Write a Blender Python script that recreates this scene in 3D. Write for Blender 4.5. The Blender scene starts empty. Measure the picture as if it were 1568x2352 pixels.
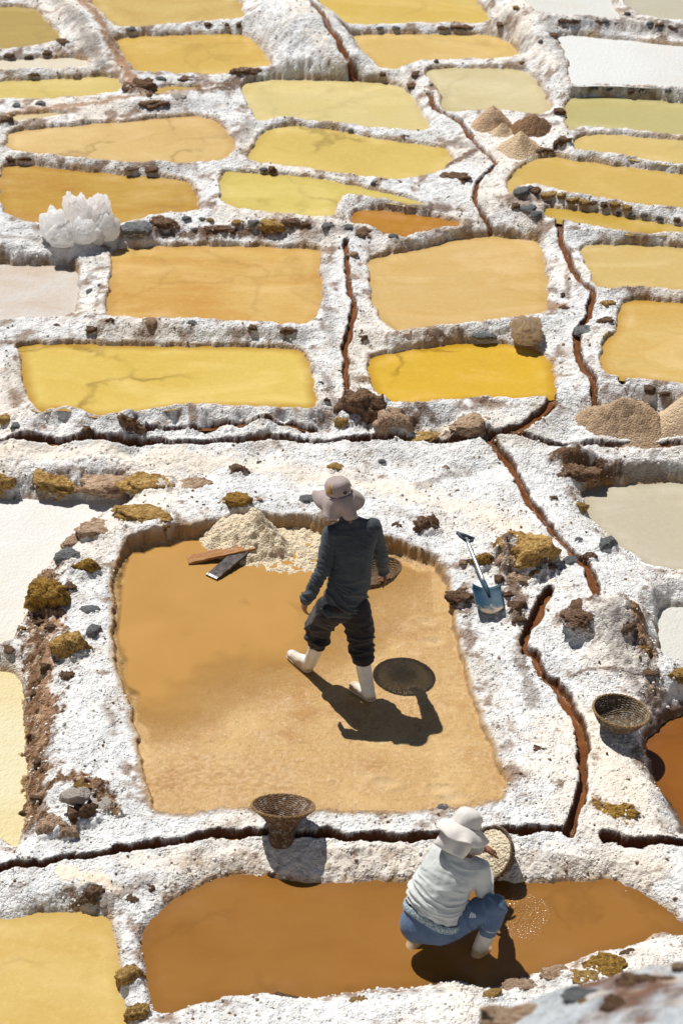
import bpy, bmesh, math, random
import numpy as np
from mathutils import Vector, Matrix, Quaternion, geometry as mgeo

random.seed(7); np.random.seed(7)
scene = bpy.context.scene
COL = scene.collection

# ------------------------------------------------------------------ camera
W_, H_, F_ = 1568.0, 2352.0, 5200.0            # reference frame in which sizes were measured, focal length in it
PITCH = math.radians(33.6)
CAM = np.array([0.015, -13.97, 10.92])
cam = bpy.data.cameras.new('camera'); camo = bpy.data.objects.new('camera', cam); COL.objects.link(camo)
camo.location = CAM; camo.rotation_euler = (math.pi/2 - PITCH, 0, 0)
cam.sensor_fit = 'VERTICAL'; cam.sensor_height = 36.0; cam.sensor_width = 24.0
cam.lens = 36.0*F_/H_; cam.clip_start = .1; cam.clip_end = 3000
cam.dof.use_dof = True; cam.dof.focus_distance = 17.6; cam.dof.aperture_fstop = 2.3
scene.camera = camo

# ------------------------------------------------------------------ light
SUN = np.array([-.34, .52, 1.0]); SUN /= np.linalg.norm(SUN)
world = bpy.data.worlds.new('World'); scene.world = world; world.use_nodes = True
wn = world.node_tree; wn.nodes.clear()
sky = wn.nodes.new('ShaderNodeTexSky'); sky.sky_type = 'NISHITA'; sky.sun_disc = False
sky.sun_elevation = math.asin(SUN[2]); sky.sun_rotation = math.atan2(SUN[0], SUN[1])
sky.altitude = 3300; sky.air_density = 1.0; sky.dust_density = .6; sky.ozone_density = 1.0
bg = wn.nodes.new('ShaderNodeBackground'); bg.inputs[1].default_value = .05
wo = wn.nodes.new('ShaderNodeOutputWorld')
wn.links.new(sky.outputs[0], bg.inputs[0]); wn.links.new(bg.outputs[0], wo.inputs[0])
sl = bpy.data.lights.new('sun', 'SUN'); sl.energy = 5.0; sl.angle = math.radians(.53); sl.color = (1.0, .972, .93)
slo = bpy.data.objects.new('sun', sl); COL.objects.link(slo)
slo.rotation_euler = Vector(SUN).to_track_quat('Z', 'Y').to_euler(); slo.location = (-6, 10, 20)
scene.view_settings.view_transform = 'Standard'; scene.view_settings.look = 'None'
scene.view_settings.exposure = .10; scene.view_settings.gamma = 1.0; scene.view_settings.use_curve_mapping = False
scene.cycles.max_bounces = 5; scene.cycles.diffuse_bounces = 2; scene.cycles.glossy_bounces = 3
scene.cycles.transparent_max_bounces = 8; scene.cycles.caustics_reflective = False; scene.cycles.caustics_refractive = False

# ------------------------------------------------------------------ measuring helpers
cp, sp_ = math.cos(PITCH), math.sin(PITCH)
def ray(u, v):
    a = (np.asarray(u, float) - W_/2)/F_; b = (H_/2 - np.asarray(v, float))/F_
    return np.stack([a, cp + b*sp_, -sp_ + b*cp], -1)
def at(u, v, z):                                # where the sight line meets height z
    d = ray(u, v); t = (z - CAM[2])/d[..., 2]
    return CAM + d*t[..., None]
def scale_at(p):                                # reference pixels per metre at a place
    q = np.asarray(p) - CAM
    return F_/(q[1]*cp - q[2]*sp_)

# ------------------------------------------------------------------ noise
def _h(ix, iy, s):
    with np.errstate(over='ignore'):
        h = ix.astype(np.uint32)*np.uint32(374761393) + iy.astype(np.uint32)*np.uint32(668265263) + np.uint32(s*2246822519 & 0xffffffff)
        h = (h ^ (h >> np.uint32(13)))*np.uint32(1274126177)
        h = (h ^ (h >> np.uint32(15)))*np.uint32(2246822519)
        return (h ^ (h >> np.uint32(16))).astype(np.float64)/4294967296.0
def gn(x, y, s=0):                              # gradient noise, about -1..1
    ix = np.floor(x).astype(np.int64); iy = np.floor(y).astype(np.int64); fx = x-ix; fy = y-iy
    ux = fx*fx*fx*(fx*(fx*6-15)+10); uy = fy*fy*fy*(fy*(fy*6-15)+10)
    def g(dx, dy):
        a = _h(ix+dx, iy+dy, s)*2*math.pi
        return np.cos(a)*(fx-dx) + np.sin(a)*(fy-dy)
    a = g(0,0)*(1-ux) + g(1,0)*ux; b = g(0,1)*(1-ux) + g(1,1)*ux
    return (a*(1-uy) + b*uy)*1.45
def fbm(x, y, s=0, o=4, r=.5):
    t = 0; a = 1; n = 0
    for k in range(o):
        t = t + a*gn(x*2**k + 17*k, y*2**k - 9*k, s+k); n += a; a *= r
    return t/n
def worley(x, y, s=0):
    ix = np.floor(x).astype(np.int64); iy = np.floor(y).astype(np.int64); best = np.full(x.shape, 9.0)
    for dx in (-1, 0, 1):
        for dy in (-1, 0, 1):
            px = ix+dx+_h(ix+dx, iy+dy, s); py = iy+dy+_h(ix+dx, iy+dy, s+31)
            best = np.minimum(best, (px-x)**2 + (py-y)**2)
    return np.sqrt(best)
def sstep(a, b, x):
    t = np.clip((x-a)/(b-a), 0, 1); return t*t*(3-2*t)
def lin(c, k=1.0):
    c = np.asarray(c, float)/255.0
    return np.where(c <= .04045, c/12.92, ((c+.055)/1.055)**2.4)*k
def chaikin(P, n=2, closed=True):
    P = np.asarray(P, float)
    for _ in range(n):
        Q = np.roll(P, -1, 0) if closed else P[1:]
        A = P if closed else P[:-1]
        R = np.empty((2*len(A), P.shape[1])); R[0::2] = .75*A+.25*Q; R[1::2] = .25*A+.75*Q
        if not closed: R = np.vstack([P[:1], R, P[-1:]])
        P = R
    return P

# ------------------------------------------------------------------ material helpers
class NT:
    def __init__(s, name):
        s.m = bpy.data.materials.new(name); s.m.use_nodes = True; s.t = s.m.node_tree; s.t.nodes.clear()
        s.out = s.t.nodes.new('ShaderNodeOutputMaterial')
    def n(s, typ, **kw):
        nd = s.t.nodes.new(typ)
        for k, v in kw.items():
            if k.startswith('i_'):
                key = k[2:]; key = int(key) if key.isdigit() else key
                s.set(nd.inputs[key], v)
            else: setattr(nd, k, v)
        return nd
    def set(s, sock, v):
        if isinstance(v, bpy.types.NodeSocket): s.t.links.new(v, sock)
        elif hasattr(v, '__len__') and len(v) == 3 and sock.type == 'RGBA': sock.default_value = (*v, 1)
        else: sock.default_value = v
    def noise(s, vec, scale, detail=4, rough=.55, dist=0):
        nd = s.n('ShaderNodeTexNoise'); s.set(nd.inputs['Vector'], vec); nd.inputs['Scale'].default_value = scale
        nd.inputs['Detail'].default_value = detail; nd.inputs['Roughness'].default_value = rough; nd.inputs['Distortion'].default_value = dist
        return nd.outputs[0]
    def vor(s, vec, scale, feature='F1'):
        nd = s.n('ShaderNodeTexVoronoi', feature=feature); s.set(nd.inputs['Vector'], vec); nd.inputs['Scale'].default_value = scale
        return nd.outputs['Distance']
    def ramp(s, fac, a, b, lo=0, hi=1):
        nd = s.n('ShaderNodeMapRange'); s.set(nd.inputs[0], fac); nd.inputs[1].default_value = a; nd.inputs[2].default_value = b
        nd.inputs[3].default_value = lo; nd.inputs[4].default_value = hi; nd.clamp = True
        return nd.outputs[0]
    def mix(s, f, a, b, mode='MIX'):
        nd = s.n('ShaderNodeMix', data_type='RGBA', blend_type=mode)
        s.set(nd.inputs[0], f); s.set(nd.inputs[6], a); s.set(nd.inputs[7], b)
        return nd.outputs[2]
    def math(s, op, a, b=0.0):
        nd = s.n('ShaderNodeMath', operation=op); s.set(nd.inputs[0], a); s.set(nd.inputs[1], b); return nd.outputs[0]
    def bump(s, h, strength, dist, normal=None):
        nd = s.n('ShaderNodeBump'); s.set(nd.inputs['Height'], h); nd.inputs['Strength'].default_value = strength
        nd.inputs['Distance'].default_value = dist
        if normal is not None: s.set(nd.inputs['Normal'], normal)
        return nd.outputs[0]
    def map(s, vec, scale=(1,1,1), rot=(0,0,0)):
        nd = s.n('ShaderNodeMapping'); s.set(nd.inputs[0], vec); nd.inputs['Scale'].default_value = scale; nd.inputs['Rotation'].default_value = rot
        return nd.outputs[0]
    def pr(s, color, rough, normal=None, spec=.5, ior=1.45, sheen=0, metal=0, sss=0):
        nd = s.n('ShaderNodeBsdfPrincipled'); s.set(nd.inputs['Base Color'], color); s.set(nd.inputs['Roughness'], rough)
        nd.inputs['Specular IOR Level'].default_value = spec; nd.inputs['IOR'].default_value = ior
        nd.inputs['Sheen Weight'].default_value = sheen; nd.inputs['Metallic'].default_value = metal
        if sss: nd.inputs['Subsurface Weight'].default_value = sss; nd.inputs['Subsurface Radius'].default_value = (.02, .012, .006)
        if normal is not None: s.set(nd.inputs['Normal'], normal)
        return nd.outputs[0]
    def done(s, sh): s.t.links.new(sh, s.out.inputs[0]); return s.m
    def coord(s, k='Object'): return s.n('ShaderNodeTexCoord').outputs[k]
    def attr(s, name): return s.n('ShaderNodeAttribute', attribute_name=name)

def link(name, me, mat=None, parent=None):
    o = bpy.data.objects.new(name, me); COL.objects.link(o)
    if mat is not None: me.materials.append(mat)
    if parent is not None: o.parent = parent
    return o
def mesh_np(name, V, Fq, smooth=True):
    me = bpy.data.meshes.new(name); V = np.ascontiguousarray(V, np.float32); Fq = np.ascontiguousarray(Fq, np.int32)
    k = Fq.shape[1]
    me.vertices.add(len(V)); me.vertices.foreach_set('co', V.ravel())
    me.loops.add(Fq.size); me.loops.foreach_set('vertex_index', Fq.ravel())
    me.polygons.add(len(Fq)); me.polygons.foreach_set('loop_start', np.arange(0, Fq.size, k, dtype=np.int32))
    me.polygons.foreach_set('use_smooth', np.full(len(Fq), smooth, bool))
    me.update(calc_edges=True); return me
def tag(o, label=None, cat=None, group=None, kind=None):
    if label: o['label'] = label
    if cat: o['category'] = cat
    if group: o['group'] = group
    if kind: o['kind'] = kind
    return o
# ------------------------------------------------------------------ the ponds: outline, level, colours
T = {1:(0,0), 2:(1568,0), 3:(0,1066), 4:(1568,1066), 5:(0,2132), 6:(1568,2132), 7:(0,3262), 8:(1568,3262)}
def tl(k, pts): return [((x+T[k][0])/2, (y+T[k][1])/2) for x, y in pts]
PANS = {}
def pan(name, pts, z, A, B, kind='water', bank=1.9, streak=.5, edge=None, veins=.25, pull=1.0):
    PANS[name] = dict(uv=pts, z=z, A=A, B=B, kind=kind, bank=bank, streak=streak, edge=edge, veins=veins, pull=pull)
pan('1', tl(1, [(-120,28),(0,30),(150,32),(190,70),(240,120),(290,185),(200,215),(0,232),(-120,236)]), 0.82, (190,162,92),(204,176,106))
pan('2', tl(1, [(-120,282),(0,278),(200,268),(375,266),(425,310),(300,320),(0,326),(-120,328)]), 0.76, (228,220,200),(222,205,175), 'crust')
pan('3', tl(1, [(-120,378),(0,375),(300,360),(525,352),(550,380),(550,440),(300,455),(0,465),(-120,468)]), 0.7, (224,198,118),(226,205,140))
pan('4', tl(1, [(42,548),(60,530),(120,525),(250,520),(345,520),(200,545),(70,568)]), 0.68, (226,204,160),(220,190,130))
pan('5', tl(1, [(380,-120),(1060,-120),(1085,-30),(1110,40),(1145,98),(950,103),(720,123),(570,138),(520,118),(460,60),(415,0)]), 0.78, (226,198,122),(196,150,78))
pan('6', tl(1, [(520,172),(700,168),(900,158),(1140,155),(1200,230),(1265,318),(1150,322),(1060,340),(990,355),(860,345),(730,342),(690,348),(620,335),(560,240)]), 0.72, (222,186,98),(212,166,78))
pan('7', tl(1, [(690,440),(710,402),(800,395),(930,402),(905,420),(800,425),(740,440)]), 0.72, (208,174,100),(200,160,80))
pan('8', tl(1, [(30,612),(200,590),(400,575),(700,548),(900,532),(960,540),(1020,580),(1060,630),(1085,665),(1045,738),(900,758),(600,750),(300,725),(130,708),(25,690),(40,650)]), 0.64, (226,192,128),(204,150,72), veins=.6)
pan('9', tl(1, [(-4,752),(150,765),(400,790),(700,815),(870,828),(895,890),(915,960),(910,980),(800,985),(700,995),(600,1035),(550,1045),(150,1032),(60,1005),(-4,970)]), 0.56, (204,164,80),(186,126,42), streak=1)
pan('10', [(x/2, y/2) for x, y in [(1110,378),(1250,365),(1568,370),(1700,378),(1840,388),(1900,450),(1940,530),(1985,608),(1900,610),(1780,600),(1640,582),(1568,575),(1330,548),(1260,550),(1205,568),(1180,560),(1150,510),(1115,440)]], 0.66, (226,204,136),(230,212,160))
pan('11', [(x/2, y/2) for x, y in [(1130,742),(1150,690),(1190,630),(1240,590),(1330,580),(1450,585),(1568,605),(1750,640),(1900,660),(2030,675),(2065,700),(2075,745),(2040,780),(1980,805),(1880,830),(1790,834),(1568,804),(1400,776),(1280,766)]], 0.63, (228,200,114),(212,178,92), veins=.8)
pan('12', [(x/2, y/2) for x, y in [(1015,802),(1060,788),(1200,797),(1400,812),(1568,842),(1700,870),(1850,905),(1975,943),(1900,944),(1780,926),(1640,900),(1585,900),(1555,925),(1540,960),(1522,1008),(1400,998),(1200,980),(1020,948),(1010,870)]], 0.61, (224,202,114),(208,172,82), veins=.8)
pan('13', tl(2, [(50,965),(180,966),(330,985),(480,1008),(550,1025),(530,1042),(430,1058),(330,1085),(280,1100),(190,1078),(130,1052),(40,1025)]), 0.54, (192,134,48),(172,108,32), streak=.8)
pan('14', [(x/2, y/2) for x, y in [(1400,-120),(1455,0),(1500,60),(1560,120),(1660,122),(1850,116),(2000,110),(2150,114),(2262,108),(2230,60),(2190,15),(2160,-120)]], 0.79, (224,188,94),(226,204,130))
pan('15', tl(2, [(35,165),(150,155),(400,158),(680,160),(740,175),(790,220),(850,275),(760,272),(700,278),(500,278),(380,283),(290,303),(250,328),(200,325),(170,318),(130,270),(60,210)]), 0.74, (226,192,118),(222,182,100))
pan('16', tl(2, [(370,325),(500,312),(700,315),(830,318),(880,360),(930,420),(955,470),(955,520),(880,535),(780,520),(640,510),(540,518),(490,533),(465,500),(465,460),(420,390)]), 0.74, (222,206,162),(216,196,140))
pan('17', tl(2, [(790,-120),(1190,-120),(1230,0),(1260,60),(1285,92),(1100,84),(1000,74),(920,68),(860,30),(820,-30)]), 1.05, (226,226,218),(220,216,200), 'crust')
pan('18', tl(2, [(1290,-120),(1760,-120),(1760,112),(1560,100),(1400,85),(1325,50),(1290,10)]), 1.05, (206,197,172),(214,206,186))
pan('19', tl(2, [(975,165),(1100,165),(1290,185),(1400,195),(1568,215),(1760,232),(1760,428),(1568,403),(1400,397),(1200,386),(1080,392),(1050,385),(1040,330),(1045,290),(1000,200)]), 0.91, (234,235,232),(228,226,218), 'crust')
pan('20', tl(2, [(1030,470),(1060,447),(1200,445),(1400,457),(1568,477),(1760,490),(1760,634),(1500,620),(1300,602),(1200,593),(1100,588),(1035,608),(1022,540)]), 0.79, (200,186,122),(210,196,138))
pan('21', tl(2, [(1062,680),(1075,640),(1120,617),(1250,620),(1400,632),(1568,647),(1760,660),(1760,785),(1568,762),(1300,722),(1064,690)]), 0.77, (222,192,118),(226,200,132))
pan('22', tl(2, [(762,870),(770,820),(810,780),(850,745),(900,727),(980,720),(1100,742),(1300,767),(1568,802),(1760,825),(1760,985),(1568,960),(1450,955),(1300,935),(1200,915),(1050,890),(950,866),(850,850),(790,875),(767,900)]), 0.705, (216,180,98),(222,190,110))
pan('23', tl(2, [(935,967),(950,952),(1100,967),(1300,997),(1450,1022),(1568,1040),(1760,1055),(1760,1075),(1568,1073),(1350,1076),(1250,1062),(1150,1042),(1050,1027),(960,1012),(935,990)]), 0.61, (208,174,84),(196,156,66))
pan('24', tl(3, [(-120,152),(0,150),(170,154),(330,154),(360,190),(360,260),(350,340),(335,392),(200,402),(0,410),(-120,412)]), 0.34, (222,219,214),(206,184,160), 'crust')
pan('25', tl(3, [(500,90),(560,76),(800,63),(1000,63),(1250,72),(1440,77),(1475,92),(1460,170),(1480,250),(1470,330),(1440,436),(1300,426),(1100,416),(900,406),(700,402),(520,400),(490,385),(505,250),(515,170)]), 0.44, (224,184,110),(204,148,66), streak=1)
pan('26', tl(3, [(85,517),(300,517),(700,527),(1000,527),(1250,532),(1390,542),(1405,580),(1440,650),(1435,720),(1455,798),(1440,812),(1300,805),(1050,802),(850,797),(700,820),(540,840),(430,845),(350,815),(270,806),(165,826),(130,750),(105,650),(105,580),(75,547)]), 0.31, (228,198,104),(216,172,70), veins=1, edge=(190,138,44))
pan('27', tl(4, [(120,180),(130,132),(200,107),(400,72),(530,32),(640,20),(800,27),(910,42),(920,110),(940,180),(945,300),(945,378),(880,392),(760,400),(700,412),(500,427),(350,446),(250,466),(180,400),(150,350),(130,280)]), 0.44, (222,187,124),(216,172,96), streak=.8)
pan('28', tl(4, [(105,602),(160,567),(300,542),(500,517),(640,512),(790,517),(900,542),(945,577),(970,640),(985,720),(990,762),(900,762),(850,776),(700,766),(560,772),(420,782),(280,800),(170,772),(130,680)]), 0.31, (226,182,60),(208,162,58), veins=1, edge=(200,148,40))
pan('29', tl(4, [(1085,72),(1150,58),(1300,60),(1568,72),(1760,80),(1760,288),(1568,273),(1350,255),(1200,277),(1160,240),(1130,170),(1105,110)]), 0.52, (220,191,126),(214,178,98))
pan('30', tl(4, [(1282,322),(1400,317),(1568,327),(1760,335),(1760,730),(1568,708),(1440,682),(1250,672),(1205,645),(1185,600),(1195,530),(1215,490),(1270,450),(1270,400)]), 0.455, (224,192,122),(214,168,84), edge=(205,155,60), streak=.8)
pan('31', tl(5, [(-140,152),(0,160),(200,166),(430,164),(560,172),(590,200),(500,235),(400,265),(365,310),(300,360),(250,440),(200,500),(150,540),(135,620),(115,720),(85,770),(55,805),(20,822),(0,830),(-140,835)]), -0.1, (238,237,231),(232,226,210), 'crust', bank=1.0)
pan('32', tl(5, [(-140,945),(0,950),(60,958),(95,1000),(105,1100),(112,1250),(118,1480),(112,1610),(100,1720),(82,1665+112),(0,1710),(-140,1720)]), -0.22, (234,224,184),(228,206,142), 'crust', bank=.9)
pan('33', [(x/2, y/2) for x, y in [(560,2575),(590,2540),(680,2505),(800,2480),(920,2465),(1100,2432),(1270,2418),(1480,2450),(1640,2492),(1768,2534),(1868,2560),(1948,2587),(1998,2614),(2038,2672),(2058,2752),(2063,2832),(2088,2952),(2118,3052),(2138,3152),(2178,3252),(2208,3324),(2258,3432),(2288,3542),(2318,3622),(2308,3668),(2218,3698),(2048,3718),(1768,3730),(1568,3725),(1440,3733),(1250,3722),(1130,3700),(1000,3725),(800,3737),(720,3728),(690,3662),(660,3522),(640,3412),(610,3282),(560,3132),(530,3012),(525,2912),(535,2782),(530,2692),(545,2612)]], 0, (214,166,92),(206,156,84), 'work', bank=3.0, pull=.05)
pan('34', [(x/2, y/2) for x, y in [(690,4640),(665,4412),(660,4312),(680,4242),(730,4192),(800,4142),(880,4082),(1000,4032),(1100,4017),(1200,4027),(1340,4052),(1568,4052),(1868,4052),(2268,4052),(2398,4062),(2568,4057),(2718,4047),(2828,4047),(2918,4087),(2998,4142),(3068,4192),(3136,4242),(3190,4290),(3100,4292),(3048,4275),(2958,4315),(2848,4355),(2718,4388),(2568,4438),(2468,4472),(2368,4502),(2268,4525),(2168,4535),(2098,4500),(1968,4518),(1768,4545),(1568,4558),(1420,4595),(1260,4558),(1100,4568),(900,4615),(760,4655)]], -0.15, (160,112,54),(150,102,46), 'mud', bank=.55)
pan('35', tl(7, [(-140,968),(0,962),(200,938),(330,922),(430,927),(490,957),(520,972),(530,1060),(545,1150),(560,1300),(590,1400),(610,1560),(600,1700),(-140,1700)]), -0.17, (222,192,120),(202,152,62), bank=.8, streak=.4, edge=(214,178,100))
pan('36', tl(6, [(1092,122),(1200,102),(1400,82),(1568,87),(1760,90),(1760,500),(1568,498),(1430,486),(1360,436),(1245,376),(1240,350),(1170,288),(1130,230),(1112,170)]), -0.09, (204,193,170),(198,186,156))
pan('37', tl(6, [(1455,690),(1480,657),(1568,652),(1760,655),(1760,945),(1568,915),(1500,935),(1465,900),(1455,800)]), -0.15, (224,223,215),(218,214,202), 'crust')
pan('38', tl(8, [(1760,-60),(1568,8),(1500,42),(1430,92),(1395,150),(1412,230),(1428,300),(1442,370),(1502,430),(1552,520),(1562,588),(1640,600),(1760,590)]), -0.2, (150,94,38),(140,86,34), 'mud', bank=4)

for p in PANS.values():
    uv = np.array(p['uv'])
    p['poly'] = chaikin(at(uv[:,0], uv[:,1], p['z'])[:, :2], 2)

# ------------------------------------------------------------------ heights of the land between them (place seen, height)
LAND = [(0,990,.12),(100,992,.12),(220,996,.12),(320,998,.12),(480,998,.12),(560,996,.12),(750,997,.12),(950,1000,.12),(1380,985,.15),(1450,990,.15),(1540,990,.15),(1350,960,.20),(1540,955,.24),(310,1205,.15),(360,1190,.16),(450,1178,.17),(560,1160,.17),(700,1172,.17),(800,1190,.17),(880,1212,.16),(960,1235,.15),(1010,1260,.13),(1050,1320,.10),
 (250,1280,0.07),(215,1400,0.07),(215,1520,0.06),(230,1650,0.05),(280,1800,0.045),(200,1750,0.035),(150,1840,0.02),
 (1090,1450,0.06),(1120,1600,0.05),(1200,1750,0.045),(500,1872,0.03),(800,1876,0.025),(1000,1876,0.025),(1200,1870,0.03),
 (800,1950,0),(500,1975,-0.02),(200,1995,-0.02),(60,2010,-0.02),(1300,1965,0),(1500,1965,0),(1050,1950,0),
 (1200,1190,0.098),(1280,1110,0.09),(1100,1090,0.09),(900,1080,0.09),(600,1055,0.1),(300,1048,0.1),(100,1048,0.1),(1420,1052,.13),(1540,1055,.14),
 (100,1095,0.09),(300,1095,0.09),(450,1105,0.09),(700,1110,0.09),
 (1350,1250,0.1),(1180,1285,0.15),(1230,1270,0.135),(1380,1420,0.2),(1440,1450,0.2),(1330,1480,0.12),(1450,1520,0.11),(1420,1580,0.05),(1480,1800,0.01),(1380,1720,0.03),(1260,1620,0.045),(1450,1700,0.02),(1480,1340,0.09),
 (0,1005,0.13),(300,1008,0.13),(700,1005,0.13),(1000,1004,0.13),(1300,1012,0.13),(1500,1012,0.13),
 (300,935,0.36),(600,945,0.34),(900,925,0.36),(1150,928,0.32),(60,940,0.32),(400,985,0.13),(850,990,0.13),(150,985,0.13),(650,985,0.13),
 (1300,850,0.36),(1450,905,0.27),(1480,960,0.19),
 (500,528,0.58),(330,530,0.57),(700,525,0.59),(900,545,0.55),(1150,510,0.62),(1240,520,0.6),
 (1120,430,0.7),(1060,350,0.75),(1170,310,0.77),(1250,310,0.78),(1120,380,0.72),
 (220,60,1),(170,20,1.02),(280,150,0.87),(310,190,0.8),(700,5,1.14),(725,40,1.10),(760,75,1.02),(620,10,1.0),(800,118,.92),(670,120,.90),(850,155,0.82),
 (1240,60,1.04),(1200,10,1.04),(1300,140,0.96),(1290,200,0.88),(80,575,0.52),(180,548,0.57),(30,545,0.56),(140,590,0.46),
 (300,2150,-0.08),(290,2300,-0.1),(160,2045,0),(400,2345,-0.04),(700,2335,0.02),(900,2330,0.06),(1100,2330,0.1),(1300,2290,0.1),(1500,2230,0.06),(1600,2150,0),(350,2420,0),(900,2450,0.1)]
LP = np.array([[*at(u, v, z)[:2], z] for u, v, z in LAND])

# water channels: traced line, half width in metres, depth
CH = {
 'c1': ([(-160,1010),(0,1018),(200,1024),(420,1030),(600,1024),(800,1022),(1000,1024),(1090,1018),(1200,1024),(1300,1026),(1500,1027),(1740,1032)], .12, .032, .09),
 'c2': ([(1095,1012),(1130,1037),(1170,1075),(1195,1110),(1215,1150),(1245,1190),(1270,1225),(1300,1256),(1312,1276),(1342,1290),(1358,1330),(1370,1366)], .10, .034, .07),
 'c3': ([(1256,1368),(1246,1384),(1234,1426),(1209,1466),(1204,1491),(1224,1516),(1246,1551),(1284,1586),(1312,1620),(1328,1661),(1338,1700),(1341,1740),(1337,1791),(1326,1846),(1304,1901)], .05, .036, .09),
 'c4': ([(-160,1990),(0,1983),(100,1967),(200,1954),(285,1944),(375,1932),(475,1917),(600,1905),(700,1909),(784,1917),(884,1922),(994,1919),(1134,1912),(1259,1907),(1304,1904)], 0, .031, .085),
 'c5': ([(1386,1920),(1459,1930),(1520,1926),(1574,1920)], 0, .04, .10),
 'c6': ([(794,584),(799,633),(804,683),(814,718),(809,753),(792,788),(794,833),(792,873),(796,900)], .39, .024, .06),
 'c7': ([(1279,535),(1289,583),(1312,628),(1324,658),(1354,678),(1359,698),(1349,738),(1321,763),(1324,803),(1349,848),(1366,868),(1374,895)], .46, .026, .06),
 'c8': ([(1437,883),(1424,915)], .27, .03, .05),
 'c9': ([(1252,916),(1269,930),(1264,948),(1224,973),(1194,990),(1155,998)], .22, .035, .05),
 'c10': ([(984,222),(999,255),(1014,270),(1049,280),(1074,305),(1094,340),(1141,370),(1129,390),(1094,415),(1087,450),(1104,465),(1129,485)], .72, .022, .05),
 'c11': ([(690,-10),(725,35),(784,95),(799,110),(824,130),(856,156)], 1.0, .035, .06),
 'c12': ([(325,962),(425,953),(525,949),(625,949),(725,955)], .34, .022, .05),
}
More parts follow.
